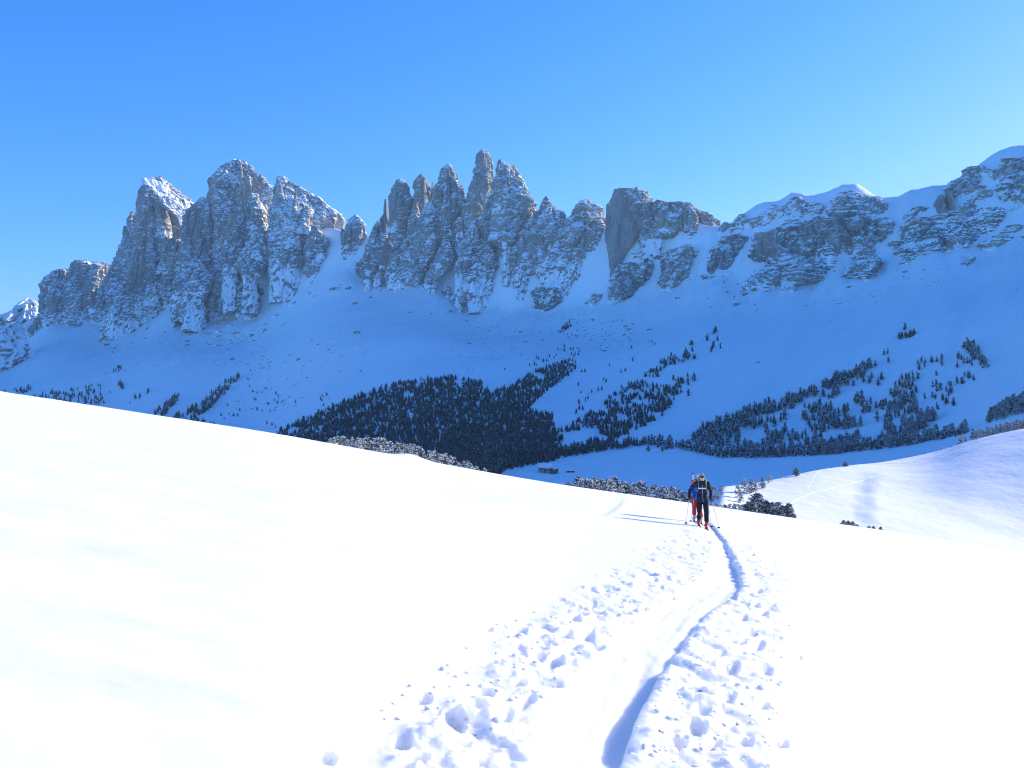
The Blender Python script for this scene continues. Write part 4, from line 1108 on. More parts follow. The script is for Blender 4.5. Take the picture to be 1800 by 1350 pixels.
WOODS = [   # polygon of trunk feet, trees per 1000 square pixels, height range in metres, clumpiness, kind
    ([(475, 768), (540, 734), (620, 700), (700, 674), (790, 664), (845, 672), (862, 694), (905, 676), (955, 646), (1000, 634), (1012, 646), (985, 672), (955, 694), (925, 724), (970, 730), (975, 760), (985, 780), (1000, 800), (940, 812), (890, 826), (860, 845), (760, 840), (640, 810)], 110, (3.8, 7.2), -0.55, 'dark'),
    ([(640, 800), (860, 800), (1000, 790), (1000, 806), (890, 828), (860, 850), (760, 850)], 70, (4.5, 7.5), -0.7, 'dark'),
    ([(960, 800), (950, 775), (1000, 752), (1050, 720), (1100, 675), (1140, 648), (1175, 625), (1205, 612), (1212, 640), (1208, 672), (1190, 704), (1165, 730), (1120, 758), (1060, 786), (1030, 800)], 70, (4.2, 7.4), -0.15, 'dark'),
    ([(1195, 590), (1225, 590), (1222, 690), (1205, 700)], 9, (6, 9), -0.2, 'dark'),
    ([(925, 640), (1010, 600), (1030, 640), (960, 690)], 12, (5, 8), -0.3, 'dark'),
    ([(1000, 700), (1110, 640), (1100, 668), (1000, 740)], 6, (4, 7), -0.3, 'thin'),
    ([(1150, 790), (1210, 770), (1260, 744), (1330, 712), (1400, 698), (1470, 665), (1530, 635), (1562, 615), (1566, 648), (1525, 660), (1560, 668), (1610, 655), (1645, 668), (1600, 705), (1650, 742), (1600, 768), (1560, 784), (1480, 797), (1400, 803), (1270, 806), (1200, 792)], 30, (6.0, 10.5), 0.04, 'frost'),
    ([(1210, 772), (1260, 746), (1330, 714), (1400, 700), (1470, 667), (1530, 637), (1562, 617), (1540, 640), (1480, 672), (1400, 715), (1330, 735), (1230, 785)], 40, (6.5, 10.5), -0.4, 'frost'),
    ([(1600, 625), (1690, 605), (1735, 645), (1705, 700), (1650, 725), (1600, 680)], 9, (5, 8.5), -0.1, 'frost'),
    ([(1692, 610), (1712, 604), (1738, 648), (1724, 642)], 55, (7, 10), -0.9, 'frost'),
    ([(1576, 594), (1608, 586), (1608, 592), (1578, 598)], 90, (6, 8), -0.9, 'dark'),
    ([(1586, 582), (1596, 582), (1594, 578), (1588, 578)], 60, (8, 10), -0.9, 'dark'),
    ([(1738, 742), (1765, 722), (1800, 706), (1860, 684), (1860, 710), (1800, 728)], 26, (7, 10.5), -0.5, 'frost'),
    ([(0, 690), (52, 678), (58, 684), (34, 697), (0, 700)], 60, (6, 8.5), -0.8, 'dark'),
    ([(48, 700), (90, 686), (110, 690), (160, 676), (175, 676), (184, 712), (120, 712)], 38, (6.5, 9), -0.5, 'dark'),
    ([(232, 700), (262, 686), (268, 690), (240, 704)], 60, (6.5, 9), -0.9, 'dark'),
    ([(268, 730), (300, 702), (316, 692), (312, 708), (285, 735)], 75, (6.5, 9), -0.9, 'dark'),
    ([(296, 740), (350, 712), (380, 684), (412, 662), (424, 664), (385, 708), (340, 740), (400, 755), (340, 755)], 55, (6.5, 9.5), -0.7, 'dark'),
    ([(204, 684), (214, 664), (216, 684)], 60, (8, 10), -0.9, 'dark'),
    ([(193, 656), (216, 640), (212, 654)], 60, (7, 9), -0.9, 'dark'),
    ([(380, 745), (400, 700), (440, 650), (475, 690), (600, 690), (560, 720), (480, 755)], 5.5, (3, 6), 0.05, 'dark'),
    ([(780, 655), (880, 620), (990, 570), (1090, 600), (1000, 630), (870, 662)], 3.2, (3, 5.5), 0.0, 'dark'),
    ([(1010, 640), (1120, 600), (1200, 585), (1210, 600), (1090, 650), (1010, 690)], 3.5, (4, 7), 0.0, 'dark'),
    ([(1240, 585), (1268, 580), (1268, 620), (1246, 622)], 10, (8, 11), -0.9, 'dark'),
    ([(150, 660), (260, 690), (240, 720), (160, 712)], 2.5, (4, 7), 0.0, 'dark'),
    ([(984, 580), (1004, 566), (1006, 574), (990, 584)], 95, (6, 8), -0.9, 'dark'),
    ([(1120, 800), (1190, 772), (1250, 748), (1240, 766), (1160, 796)], 10, (4, 8), -0.2, 'frost'),
]
WR = np.random.RandomState(314)
cand = []
for (P, dens, hr, cl, kind) in WOODS:
    us = [p[0] for p in P]; vs = [p[1] for p in P]
    n = int(dens / 1000.0 * (max(us) - min(us)) * (max(vs) - min(vs)))
    U = WR.uniform(min(us), max(us), n); Vv = WR.uniform(min(vs), max(vs), n)
    g = gnoise(U / 34.0, Vv / 15.0, 0.5, 91) + 0.5 * gnoise(U / 13.0, Vv / 9.0, 0.5, 92)
    for u, v, gg in zip(U, Vv, g):
        if gg < cl or not in_poly(u, v, P): continue
        cand.append((u, v, WR.uniform(*hr), kind))
# edge of the wood along the meadow
for u in np.arange(872, 1860, 3.1):
    ty_, tz_ = float(pchip(TO_U, TO_Y, u)), float(pchip(TO_U, TO_Z, u))
    vt_ = CV - F * tz_ / ty_
    if 1700 < u < 1735: continue
    cand.append((u + WR.uniform(-3, 3), vt_ - WR.uniform(0, 5), WR.uniform(5.0, 9.5), 'frost' if u > 1130 else 'dark'))
    if WR.rand() < .5: cand.append((u + WR.uniform(-3, 3), vt_ - WR.uniform(3, 9), WR.uniform(6, 10), 'frost' if u > 1130 else 'dark'))
placed = []
for (u, v, h, kind) in cand:
    y = sheet_y(u, v)
    y = y * (1 + WR.uniform(-0.002, 0.002))
    placed.append((h * F / y, u, y, h, kind))
placed.sort(key=lambda t: -t[0])
n_ind = max(0, 300 - N_TREES)
vis = [t for t in placed if t[1] < 1800 and t[4] == 'frost' and CV - F * float(base_z(t[1], t[2])) / t[2] < np.interp(t[1], [900, 1270, 1420, 1560, 1700, 1800], [860, 870, 822, 806, 772, 750])][:n_ind]
vs_ = set(id(t) for t in vis)
edge_u = sorted(t[1] for t in vis if CV - F * float(base_z(t[1], t[2])) / t[2] > 782 or t[1] > 1740)
for t in vis:
    _, u, y, h, kind = t
    x = (u - CU) / F * y
    z = float(base_z(u, y))
    vb_ = CV - F * z / y
    lab = nth(1 + edge_u.index(u)) + " grey-blue pine from the left along the meadow's edge below the right-hand wood" if vb_ > 782 or u > 1740 else ("large frosted pine in the lower part of the shaded right-hand wood" if vb_ > 720 else "frosted pine high up in the shaded right-hand wood")
    grp = "frosted pines of the shaded right-hand wood: " + ("meadow edge" if vb_ > 782 or u > 1740 else ("lower part" if vb_ > 720 else "upper part"))
    pine(x, y, z - 0.2, h, CROWN_S, lab, grp, 1.0 + 0.3 * WR.rand())

def far_template(seed, frost, conic, wid):
    rs = np.random.RandomState(seed)
    V, T, MI = [], [], []
    # dark core
    n = 6
    V.append((0, 0, 1.0)); V.append((0, 0, 0.02))
    for j in range(n):
        a = 6.283 * j / n
        V.append((math.cos(a) * wid * .6, math.sin(a) * wid * .6, 0.22 + 0.05 * rs.rand()))
    for j in range(n):
        T.append((0, 2 + j, 2 + (j + 1) % n)); MI.append(0)
        T.append((1, 2 + (j + 1) % n, 2 + j)); MI.append(0)
    for k in range(30):
        t = 0.06 + 0.92 * rs.rand() ** .9
        r = wid * ((1 - t) ** conic) * (0.65 + 0.35 * min(1, t / .15))
        a = rs.rand() * 6.283
        c = np.array([math.cos(a) * r * rs.uniform(.6, 1.05), math.sin(a) * r * rs.uniform(.6, 1.05), t])
        for q in range(2):
            s = 0.13 * rs.uniform(.6, 1.2) * (1.15 - .5 * t)
            p = [c + rs.normal(size=3) * s * np.array([.75, .75, .6]) for _ in range(3)]
            i = len(V); V += p; T.append((i, i + 1, i + 2))
            MI.append(1 if rs.rand() < frost else 0)
    return np.array(V), np.array(T), np.array(MI)

def build_wood(name, label, kinds, tmpl, mats):
    rs = np.random.RandomState(8)
    vs, ts, ms, nb = [], [], [], 0
    for t in placed:
        if id(t) in vs_ or t[4] not in kinds: continue
        _, u, y, h, kind = t
        x = (u - CU) / F * y
        z = float(base_z(u, y))
        V, T, MI = tmpl[rs.randint(len(tmpl))]
        a = rs.rand() * 6.28; c, s = math.cos(a), math.sin(a)
        w = h * rs.uniform(0.85, 1.25)
        W = np.stack([(V[:, 0] * c - V[:, 1] * s) * w + x, (V[:, 0] * s + V[:, 1] * c) * w + y, V[:, 2] * h + z - 0.3], -1)
        vs.append(W); ts.append(T + nb); ms.append(MI); nb += len(V)
    me = np_mesh(name, np.vstack(vs), None, np.vstack(ts))
    me.polygons.foreach_set("material_index", np.concatenate(ms).astype(np.int32))
    for m in mats: me.materials.append(m)
    o = link_mesh(name, me)
    tag(o, label, "forest", kind="stuff")
    return len(ts)

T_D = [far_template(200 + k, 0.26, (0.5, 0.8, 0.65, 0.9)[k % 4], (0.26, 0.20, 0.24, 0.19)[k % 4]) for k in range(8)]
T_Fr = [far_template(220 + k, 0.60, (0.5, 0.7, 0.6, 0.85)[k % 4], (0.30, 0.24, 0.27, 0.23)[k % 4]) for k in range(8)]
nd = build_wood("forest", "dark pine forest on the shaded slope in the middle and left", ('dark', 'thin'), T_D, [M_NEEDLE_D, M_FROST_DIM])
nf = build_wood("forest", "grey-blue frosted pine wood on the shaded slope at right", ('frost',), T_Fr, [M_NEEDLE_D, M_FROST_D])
print("TREES individual", N_TREES, "stuff", nd, nf)
# ------------------------------------------------------------------ hut, half-buried shed, boulders
M_WOOD = mat_plain("weathered_larch", (0.50, 0.34, 0.22), 0.85, 0.1, 0.35, 4.0)
M_WOOD_D = mat_plain("dark_old_wood", (0.16, 0.115, 0.085), 0.9, 0.1, 0.3, 4.0)
M_STONE = mat_plain("plastered_stone", (0.42, 0.38, 0.33), 0.9, 0.1, 0.2, 3.0)
M_GLASS = mat_plain("window_glass", (0.04, 0.05, 0.06), 0.15, 0.5)

class MB:
    """collects boxes and prisms into one mesh"""
    def __init__(s): s.v, s.q, s.t = [], [], []
    def box(s, c, d, rz=0.0):
        n = sum(len(a) for a in s.v)
        x, y, z = d[0] / 2, d[1] / 2, d[2] / 2
        P = np.array([(a, b, e) for a in (-x, x) for b in (-y, y) for e in (-z, z)], float)
        if rz:
            cr, sr = math.cos(rz), math.sin(rz)
            P = np.stack([P[:, 0] * cr - P[:, 1] * sr, P[:, 0] * sr + P[:, 1] * cr, P[:, 2]], -1)
        s.v.append(P + np.array(c)); s.q.append(np.array([(0, 1, 3, 2), (4, 6, 7, 5), (0, 4, 5, 1), (2, 3, 7, 6), (0, 2, 6, 4), (1, 5, 7, 3)]) + n)
        return s
    def prism(s, prof, x0, x1):
        """profile in (y, z), run along x"""
        n = sum(len(a) for a in s.v); m = len(prof)
        P = [(x0, a, b) for a, b in prof] + [(x1, a, b) for a, b in prof]
        s.v.append(np.array(P, float))
        s.q.append(np.array([(j, (j + 1) % m, m + (j + 1) % m, m + j) for j in range(m)]) + n)
        s.t.append(np.array([(0, j + 1, j) for j in range(1, m - 1)] + [(m, m + j, m + j + 1) for j in range(1, m - 1)]) + n)
        return s
    def tube(s, P, R, n=8):
        k = sum(len(a) for a in s.v); V, q, t = tube(P, R, n)
        s.v.append(V); s.q.append(q + k); s.t.append(t + k); return s
    def build(s, name, mat, parent=None, smooth=False):
        me = np_mesh(name, np.vstack(s.v), np.vstack(s.q) if s.q else None, np.vstack(s.t) if s.t else None, smooth)
        return link_mesh(name, me, [mat], parent)

hy = 600.0; hx = (960 - CU) / F * hy
hz = float(base_z(960.0, hy))
hut = tag(empty("alpine_hut", (hx, hy, hz), math.radians(-36)), "small wooden alpine hut with snow roof on the shaded meadow", "hut")
hut.scale = (1.22, 1.22, 1.3)
MB().box((0, 0, 0.5), (7.0, 5.0, 1.6)).build("stone_base", M_STONE, hut)
w = MB().box((0, 0, 2.1), (7.02, 5.02, 1.6))
w.prism([(-2.51, 2.9), (2.51, 2.9), (0, 4.45)], -3.5, 3.5)
wall = w.build("wall", M_WOOD, hut)
for k in range(6):
    MB().box((0, -2.53, 1.45 + k * 0.26), (7.2, 0.10, 0.20)).build("log", M_WOOD, wall)
for k in range(6):
    MB().box((3.53, 0, 1.45 + k * 0.26), (0.10, 5.2, 0.20)).build("log", M_WOOD_D, wall)
roof = MB().prism([(-3.2, 2.55), (0, 4.5), (3.2, 2.55), (3.2, 2.68), (0, 4.64), (-3.2, 2.68)], -4.1, 4.3).build("roof", M_WOOD_D, hut)
MB().prism([(-3.3, 2.66), (0, 4.62), (3.3, 2.66), (3.35, 2.95), (0.3, 4.98), (-0.3, 4.98), (-3.35, 2.95)], -4.2, 4.35).build("snow_cover", M_SNOW_FAR, roof)
MB().box((-1.5, 0.9, 4.9), (0.6, 0.6, 1.2)).build("chimney", M_STONE, roof)
dr_ = MB().box((0.8, -2.56, 1.25), (0.95, 0.08, 1.9)).build("door", M_WOOD_D, hut)
MB().box((1.15, -2.63, 1.2), (0.05, 0.06, 0.2)).build("handle", M_STONE, dr_)
for x in (-2.2, -0.7, 2.4):
    wi = MB().box((x, -2.60, 2.0), (0.8, 0.06, 0.75)).build("window", M_WOOD_D, hut)
    MB().box((x, -2.64, 2.0), (0.62, 0.03, 0.57)).build("pane", M_GLASS, wi)
an = MB().box((5.0, 0.8, 1.0), (2.8, 3.2, 2.0)).prism([(-0.9, 2.0), (2.5, 2.0), (2.5, 2.7), (-0.9, 2.15)], 3.56, 6.5).build("lean_to", M_WOOD_D, hut)
MB().prism([(-1.0, 2.18), (2.6, 2.74), (2.6, 3.0), (-1.05, 2.42)], 3.6, 6.7).build("snow_cover", M_SNOW_FAR, an)
MB().tube([(5.6, -1.4, -0.3), (5.6, -1.4, 2.1)], [0.09, 0.08], 6).build("post", M_WOOD, an)

sy_ = 610.0; sx_ = (1003 - CU) / F * sy_; sz_ = float(base_z(1003.0, sy_))
shed = tag(empty("buried_shed", (sx_, sy_, sz_), math.radians(6)), "low shed buried in snow right of the hut, only its roof edge showing", "shed")
MB().box((0, 0, 0.45), (5.6, 2.2, 1.3)).build("wall", M_WOOD_D, shed)
rf = MB().prism([(-1.6, 1.05), (1.6, 1.45), (1.6, 1.55), (-1.6, 1.16)], -3.1, 3.1).build("roof", M_WOOD, shed)
MB().prism([(-1.62, 1.17), (1.62, 1.57), (1.7, 1.85), (-1.55, 1.5)], -3.1, 3.1).build("snow_cover", M_SNOW_FAR, rf)
for k, (u, v, h) in enumerate([(993, 832, 1.3), (982, 838, 1.1)]):
    yp = sheet_y(u, v, y_from=-1); yp = 585.0 - 12 * k; xp = (u - CU) / F * yp
    MB().tube([(0, 0, -0.3), (0.03, 0, h)], [0.16, 0.12], 7).build("fence_post", M_WOOD_D).location = (xp, yp, float(base_z(float(u), yp)))
    o = bpy.data.objects["fence_post" + ("" if k == 0 else ".001")]
    tag(o, "dark stake in the snow " + ("right of" if k == 0 else "in front of") + " the wooden hut", "stake")

BO = np.random.RandomState(21)
def boulder_mesh(name, seed, n=3):
    bm = bmesh.new(); bmesh.ops.create_icosphere(bm, subdivisions=n, radius=1.0)
    V = np.array([v.co[:] for v in bm.verts]); Fc = np.array([[v.index for v in f.verts] for f in bm.faces]); bm.free()
    c, e = cells(V[:, 0] * 1.5 + seed, V[:, 1] * 1.5, V[:, 2] * 1.5, seed)
    V = V * (1 + 0.30 * (c - .5) + 0.25 * fbm(V[:, 0] * 1.3 + seed, V[:, 1] * 1.3, V[:, 2] * 1.3, seed, 3))[:, None]
    return np_mesh(name, V, None, Fc)
BM_ = [boulder_mesh("boulder", 30 + k) for k in range(4)]
for m in BM_: m.materials.append(M_ROCK)
BL = [(627, 585, 13, "long snow-capped boulder alone in the middle of the left slope"), (612, 507, 11, "snow-capped boulder below the saddle, right one of the upper pair"),
      (587, 507, 9, "snow-capped boulder below the saddle, left one of the upper pair"), (624, 534, 12, "grey boulder a little below the upper pair under the saddle"),
      (720, 549, 8, "small flat boulder under the needles"), (824, 604, 9, "slanted boulder high above the dark forest"), (524, 632, 8, "thin slanted boulder on the left slope above the forest edge"),
      (1333, 637, 7, "lone dark boulder on the smooth basin between the two woods"), (329, 607, 9, "dark boulder left of the layered outcrop under the broad peak"),
      (356, 571, 10, "upright boulder at the top left of the layered outcrop"), (1106, 579, 9, "upper boulder of the group on the slope right of the tree clump"),
      (1098, 589, 7, "lower left boulder of the group on the slope right of the tree clump"), (1104, 593, 5, "smallest boulder of the group on the slope right of the tree clump"),
      (1141, 579, 8, "lone boulder on the upper slope above the middle wood"), (986, 583, 10, "snowy boulder at the foot of the isolated tree clump"), (925, 601, 9, "boulder with a bush on the slope left of the tree clump"),
      (1061, 617, 9, "boulder with a bush on the open slope above the middle wood"), (1310, 517, 10, "snow-dusted rock below the banded cliffs, left end"), (1295, 535, 12, "layered rock patch lying below the banded cliffs"),
      (305, 546, 12, "rock lump at the foot of the leaning peak"), (408, 632, 8, "slanted rock on the left slope above the tree strip"), (195, 598, 8, "flat rock on the far left slope"),
      (855, 504, 8, "small rock in the couloir below the tall needle"), (892, 503, 7, "small rock right of the couloir below the needles"), (1492, 505, 8, "small rock below the right cliff apron"), (1590, 478, 8, "rock speck under the layered slabs at right")]
for i, (u, v, wpx, lb) in enumerate(BL):
    y = sheet_y(u, v); r = wpx * 0.5 * y / F
    o = bpy.data.objects.new("boulder", BM_[i % 4]); COL.objects.link(o)
    z = (CV - v) / F * y
    o.location = ((u - CU) / F * y, y, z + r * 0.05); o.scale = (r, r * 0.9, r * BO.uniform(.5, .75))
    o.rotation_euler = (BO.uniform(-.2, .2), BO.uniform(-.45, -.05), BO.uniform(-.5, .5))
    o["snow_amount"] = -0.12
    tag(o, lb, "boulder", "boulders on the shaded slope")
# stones too small to pick apart
vs, fs, nb = [], [], 0
bt = boulder_mesh("t", 50, 1); tv = np.array([v.co[:] for v in bt.vertices]); tf = np.array([list(p.vertices) for p in bt.polygons])
for (P, n) in [([(300, 560), (470, 560), (480, 650), (320, 640)], 130), ([(780, 560), (1120, 560), (1120, 640), (800, 660)], 260), ([(1200, 480), (1700, 470), (1650, 520), (1250, 560)], 160), ([(380, 640), (640, 560), (640, 680), (420, 740)], 130), ([(150, 600), (300, 570), (320, 640), (180, 660)], 60)]:
    us = [p[0] for p in P]; vv = [p[1] for p in P]
    for k in range(n):
        u, v = BO.uniform(min(us), max(us)), BO.uniform(min(vv), max(vv))
        if not in_poly(u, v, P): continue
        y = sheet_y(u, v); r = BO.uniform(0.4, 1.9) * y / F
        vs.append(tv * np.array([r * 1.4, r, r * .8]) + np.array([(u - CU) / F * y, y, (CV - v) / F * y])); fs.append(tf + nb); nb += len(tv)
me = np_mesh("loose_stones", np.vstack(vs), None, np.vstack(fs)); ls = link_mesh("loose_stones", me, [M_ROCK]); ls["snow_amount"] = -0.2
tag(ls, "tiny dark stones sprinkled over the shaded snow slopes", "stones", kind="stuff")
# ------------------------------------------------------------------ the two ski tourers
M_NAVY = mat_plain("navy_jacket", (0.018, 0.026, 0.060), 0.75, 0.25, 0.2, 9.0)
M_BLUE = mat_plain("blue_jacket", (0.03, 0.13, 0.50), 0.75, 0.25, 0.2, 9.0)
M_BLACKT = mat_plain("black_trousers", (0.020, 0.020, 0.024), 0.8, 0.2, 0.25, 9.0)
M_REDT = mat_plain("red_trousers", (0.46, 0.022, 0.035), 0.75, 0.2, 0.2, 9.0)
M_GLOVE = mat_plain("black_glove", (0.014, 0.014, 0.016), 0.7, 0.3)
M_BOOT_R = mat_plain("red_ski_boot", (0.58, 0.05, 0.035), 0.35, 0.5)
M_BOOT_G = mat_plain("grey_ski_boot", (0.42, 0.46, 0.52), 0.35, 0.5)
M_SKIN = mat_plain("skin", (0.62, 0.36, 0.27), 0.55, 0.3)
M_GREYH = mat_plain("grey_knit_hat", (0.10, 0.10, 0.105), 0.9, 0.1, 0.2, 30)
M_WHITE = mat_plain("white_cloth", (0.78, 0.78, 0.78), 0.8, 0.2)
M_LIME = mat_plain("yellow_green_webbing", (0.22, 0.25, 0.05), 0.7, 0.2)
M_DARK = mat_plain("dark_plastic", (0.012, 0.012, 0.014), 0.2, 0.5)
M_ALU = mat_plain("pole_aluminium", (0.45, 0.46, 0.48), 0.35, 0.5)
M_PACK = mat_plain("grey_pack_fabric", (0.09, 0.10, 0.10), 0.8, 0.2, 0.2, 10)
M_SKI_R = mat_plain("red_ski", (0.45, 0.05, 0.05), 0.35, 0.5)
M_SKI_G = mat_plain("green_ski", (0.30, 0.42, 0.06), 0.35, 0.5)
M_ORANGE = mat_plain("orange_cloth", (0.62, 0.16, 0.07), 0.8, 0.2)

def ell(mb, rings, n=18):
    """stack of ellipses (z, cx, cy, rx, ry) closed at both ends"""
    k0 = sum(len(a) for a in mb.v); V = []
    for (z, cx, cy, rx, ry) in rings:
        for j in range(n):
            a = 2 * math.pi * j / n
            V.append((cx + rx * math.cos(a), cy + ry * math.sin(a), z))
    q = grid_quads(len(rings), n, wrap=True)
    V.append((rings[0][1], rings[0][2], rings[0][0])); V.append((rings[-1][1], rings[-1][2], rings[-1][0]))
    m = len(V); o = (len(rings) - 1) * n
    t = [((j + 1) % n, j, m - 2) for j in range(n)] + [(o + j, o + (j + 1) % n, m - 1) for j in range(n)]
    mb.v.append(np.array(V)); mb.q.append(q + k0); mb.t.append(np.array(t) + k0)

def limb(mb, P, R):
    mb.tube(P, R, 12)
    for p, r in zip(P, R):
        ell(mb, [(p[2] + r * .95 * c, p[0], p[1], r * s_, r * s_) for c, s_ in ((-1, .2), (-.7, .7), (0, 1), (.7, .7), (1, .2))], 10)

def person_mesh(name, J, mats, voxel=0.0105):
    """one continuous clothed figure: overlapping limbs fused by a voxel remesh, cloth by nearest limb"""
    mb = MB(); caps = []
    def seg(P, R, lab):
        limb(mb, P, R)
        for a, b, ra, rb in zip(P[:-1], P[1:], R[:-1], R[1:]):
            caps.append((np.array(a, float), np.array(b, float), 0.5 * (ra + rb), lab))
    hx_, hy_, hz_ = J['head']
    pv, ch, nk = J['pelvis'], J['chest'], J['neck']
    torso = []
    for (f, rx, ry) in ((0.0, .150, .105), (.14, .178, .120), (.30, .180, .124), (.50, .172, .120), (.72, .190, .128), (.88, .185, .120), (1.0, .135, .090), (1.07, .075, .070)):
        c = np.array(pv) + (np.array(nk) - np.array(pv)) * f
        bend = 0.025 * math.sin(f * math.pi)
        torso.append((c[2], c[0], c[1] + bend, rx, ry))
    ell(mb, torso, 20)
    caps.append((np.array(pv) + [0, 0, .10], np.array(nk) - [0, 0, .06], .17, 'jacket'))
    caps.append((np.array(pv) - [.06, 0, .08], np.array(pv) + [.06, 0, -.08], .13, 'trousers'))
    ell(mb, [(pv[2] - .10, pv[0], pv[1], .11, .09), (pv[2] - .03, pv[0], pv[1], .16, .115), (pv[2] + .05, pv[0], pv[1], .165, .115)], 18)
    seg([tuple(np.array(nk) - [0, 0, .05]), tuple(np.array([hx_, hy_ + .01, hz_ - .07]))], [.062, .056], 'skin')
    for s in ('l', 'r'):
        sh, eb, wr = J['sh_' + s], J['el_' + s], J['wr_' + s]
        mid = tuple(0.5 * (np.array(sh) + np.array(eb)))
        seg([tuple(0.55 * np.array(sh) + 0.45 * np.array([nk[0], nk[1], sh[2]])), sh, mid, eb, wr], [.085, .082, .070, .060, .048], 'jacket')
        hp, kn, an = J['hip_' + s], J['kn_' + s], J['an_' + s]
        seg([hp, tuple(0.5 * (np.array(hp) + np.array(kn))), kn, tuple(0.5 * (np.array(kn) + np.array(an)) + [0, .015, 0]), tuple(np.array(an) + [0, 0, .10])], [.105, .096, .082, .082, .080], 'trousers')
        # ski boot: shaft, ankle, foot, toe
        seg([tuple(np.array(an) + [0, .01, .15]), an, tuple(np.array(an) + [0, -.01, -.07])], [.066, .064, .058], 'boot')
        seg([tuple(np.array(an) + [0, .055, -.085]), tuple(np.array(an) + [0, -.06, -.085]), tuple(np.array(an) + [0, -.165, -.098])], [.050, .052, .040], 'boot')
        # hand closed round a pole grip: palm, four curled fingers, thumb
        w_ = np.array(wr); d = J['hand_' + s]; d = np.array(d) / np.linalg.norm(d)
        pal = w_ + d * 0.065
        seg([tuple(w_), tuple(w_ + d * .035), tuple(pal)], [.040, .043, .042], 'glove')
        side = np.cross(d, [0, 0, 1.0]); side /= np.linalg.norm(side) + 1e-9
        sg = 1 if s == 'l' else -1
        for k in range(4):
            b0 = pal + np.array([0, 0, .032 - .022 * k])
            ln = (.052, .060, .056, .044)[k]
            p1 = b0 + d * ln * .6; p2 = p1 + side * sg * ln * .55 + d * .006; p3 = p2 - d * ln * .5
            seg([tuple(b0), tuple(p1), tuple(p2), tuple(p3)], [.0135, .013, .0125, .0115], 'glove')
        t0 = w_ + d * .03 + np.array([0, 0, .035]); t1 = t0 + side * sg * .035 + d * .02; t2 = t1 + d * .035 + side * sg * .012
        seg([tuple(t0), tuple(t1), tuple(t2)], [.0155, .014, .0125], 'glove')
    # head: skull, jaw, nose, ears
    H = np.array(J['head'])
    ell(mb, [(H[2] - .125, H[0], H[1] - .030, .030, .034), (H[2] - .105, H[0], H[1] - .028, .052, .060), (H[2] - .06, H[0], H[1] - .012, .066, .082), (H[2], H[0], H[1], .076, .095),
             (H[2] + .05, H[0], H[1] + .004, .076, .096), (H[2] + .09, H[0], H[1] + .006, .060, .078), (H[2] + .115, H[0], H[1] + .006, .025, .035)], 20)
    mb.tube([tuple(H + [0, -.088, .018]), tuple(H + [0, -.106, -.018]), tuple(H + [0, -.092, -.034])], [.012, .017, .012], 8)
    for sx in (-1, 1):
        ell(mb, [(H[2] - .03, H[0] + sx * .077, H[1] + .005, .008, .014), (H[2], H[0] + sx * .082, H[1] + .008, .011, .022), (H[2] + .028, H[0] + sx * .080, H[1] + .010, .008, .016)], 8)
    caps.append((H + [0, 0, -.05], H + [0, 0, .06], .085, 'skin'))
    me0 = np_mesh("t", np.vstack(mb.v), np.vstack(mb.q), np.vstack(mb.t))
    o = bpy.data.objects.new("t", me0); COL.objects.link(o)
    md = o.modifiers.new("r", 'REMESH'); md.mode = 'VOXEL'; md.voxel_size = voxel; md.use_smooth_shade = True
    sm = o.modifiers.new("s", 'SMOOTH'); sm.factor = 0.4; sm.iterations = 2
    dg = bpy.context.evaluated_depsgraph_get()
    me = bpy.data.meshes.new_from_object(o.evaluated_get(dg))
    bpy.data.objects.remove(o); bpy.data.meshes.remove(me0)
    me.name = name
    labs = list(mats.keys())
    C = np.zeros(len(me.polygons) * 3); me.polygons.foreach_get("center", C); C = C.reshape(-1, 3)
    best = np.full(len(C), 9.0); idx = np.zeros(len(C), dtype=np.int32)
    for a, b, r, lab in caps:
        ab = b - a; t = np.clip(((C - a) @ ab) / (ab @ ab + 1e-12), 0, 1)
        d = np.linalg.norm(C - (a + t[:, None] * ab), axis=1) - r
        m = d < best; best[m] = d[m]; idx[m] = labs.index(lab)
    me.materials.clear()
    for lab in labs: me.materials.append(mats[lab])
    me.polygons.foreach_set("material_index", idx)
    # small folds in the cloth
    n = len(me.vertices); co = np.zeros(n * 3); me.vertices.foreach_get("co", co); co = co.reshape(-1, 3)
    no = np.zeros(n * 3); me.vertices.foreach_get("normal", no); no = no.reshape(-1, 3)
    cloth = np.zeros(n)
    for p in me.polygons:
        if labs[idx[p.index]] in ('jacket', 'trousers'):
            for vi in p.vertices: cloth[vi] = 1
    co = co + no * (cloth * 0.012 * fbm(co[:, 0] * 7, co[:, 1] * 7, co[:, 2] * 17, 5, 2))[:, None]
    me.vertices.foreach_set("co", co.ravel()); me.update()
    return me

def ground_at_px(u, y):
    x = (u - CU) / F * y
    return x, fg_ground(x, y)

def place_local(root, u, y):
    """local coordinates of a ground point under the given root"""
    x, z = ground_at_px(u, y)
    p = root.matrix_world.inverted() @ Vector((x, y, z))
    return np.array(p)

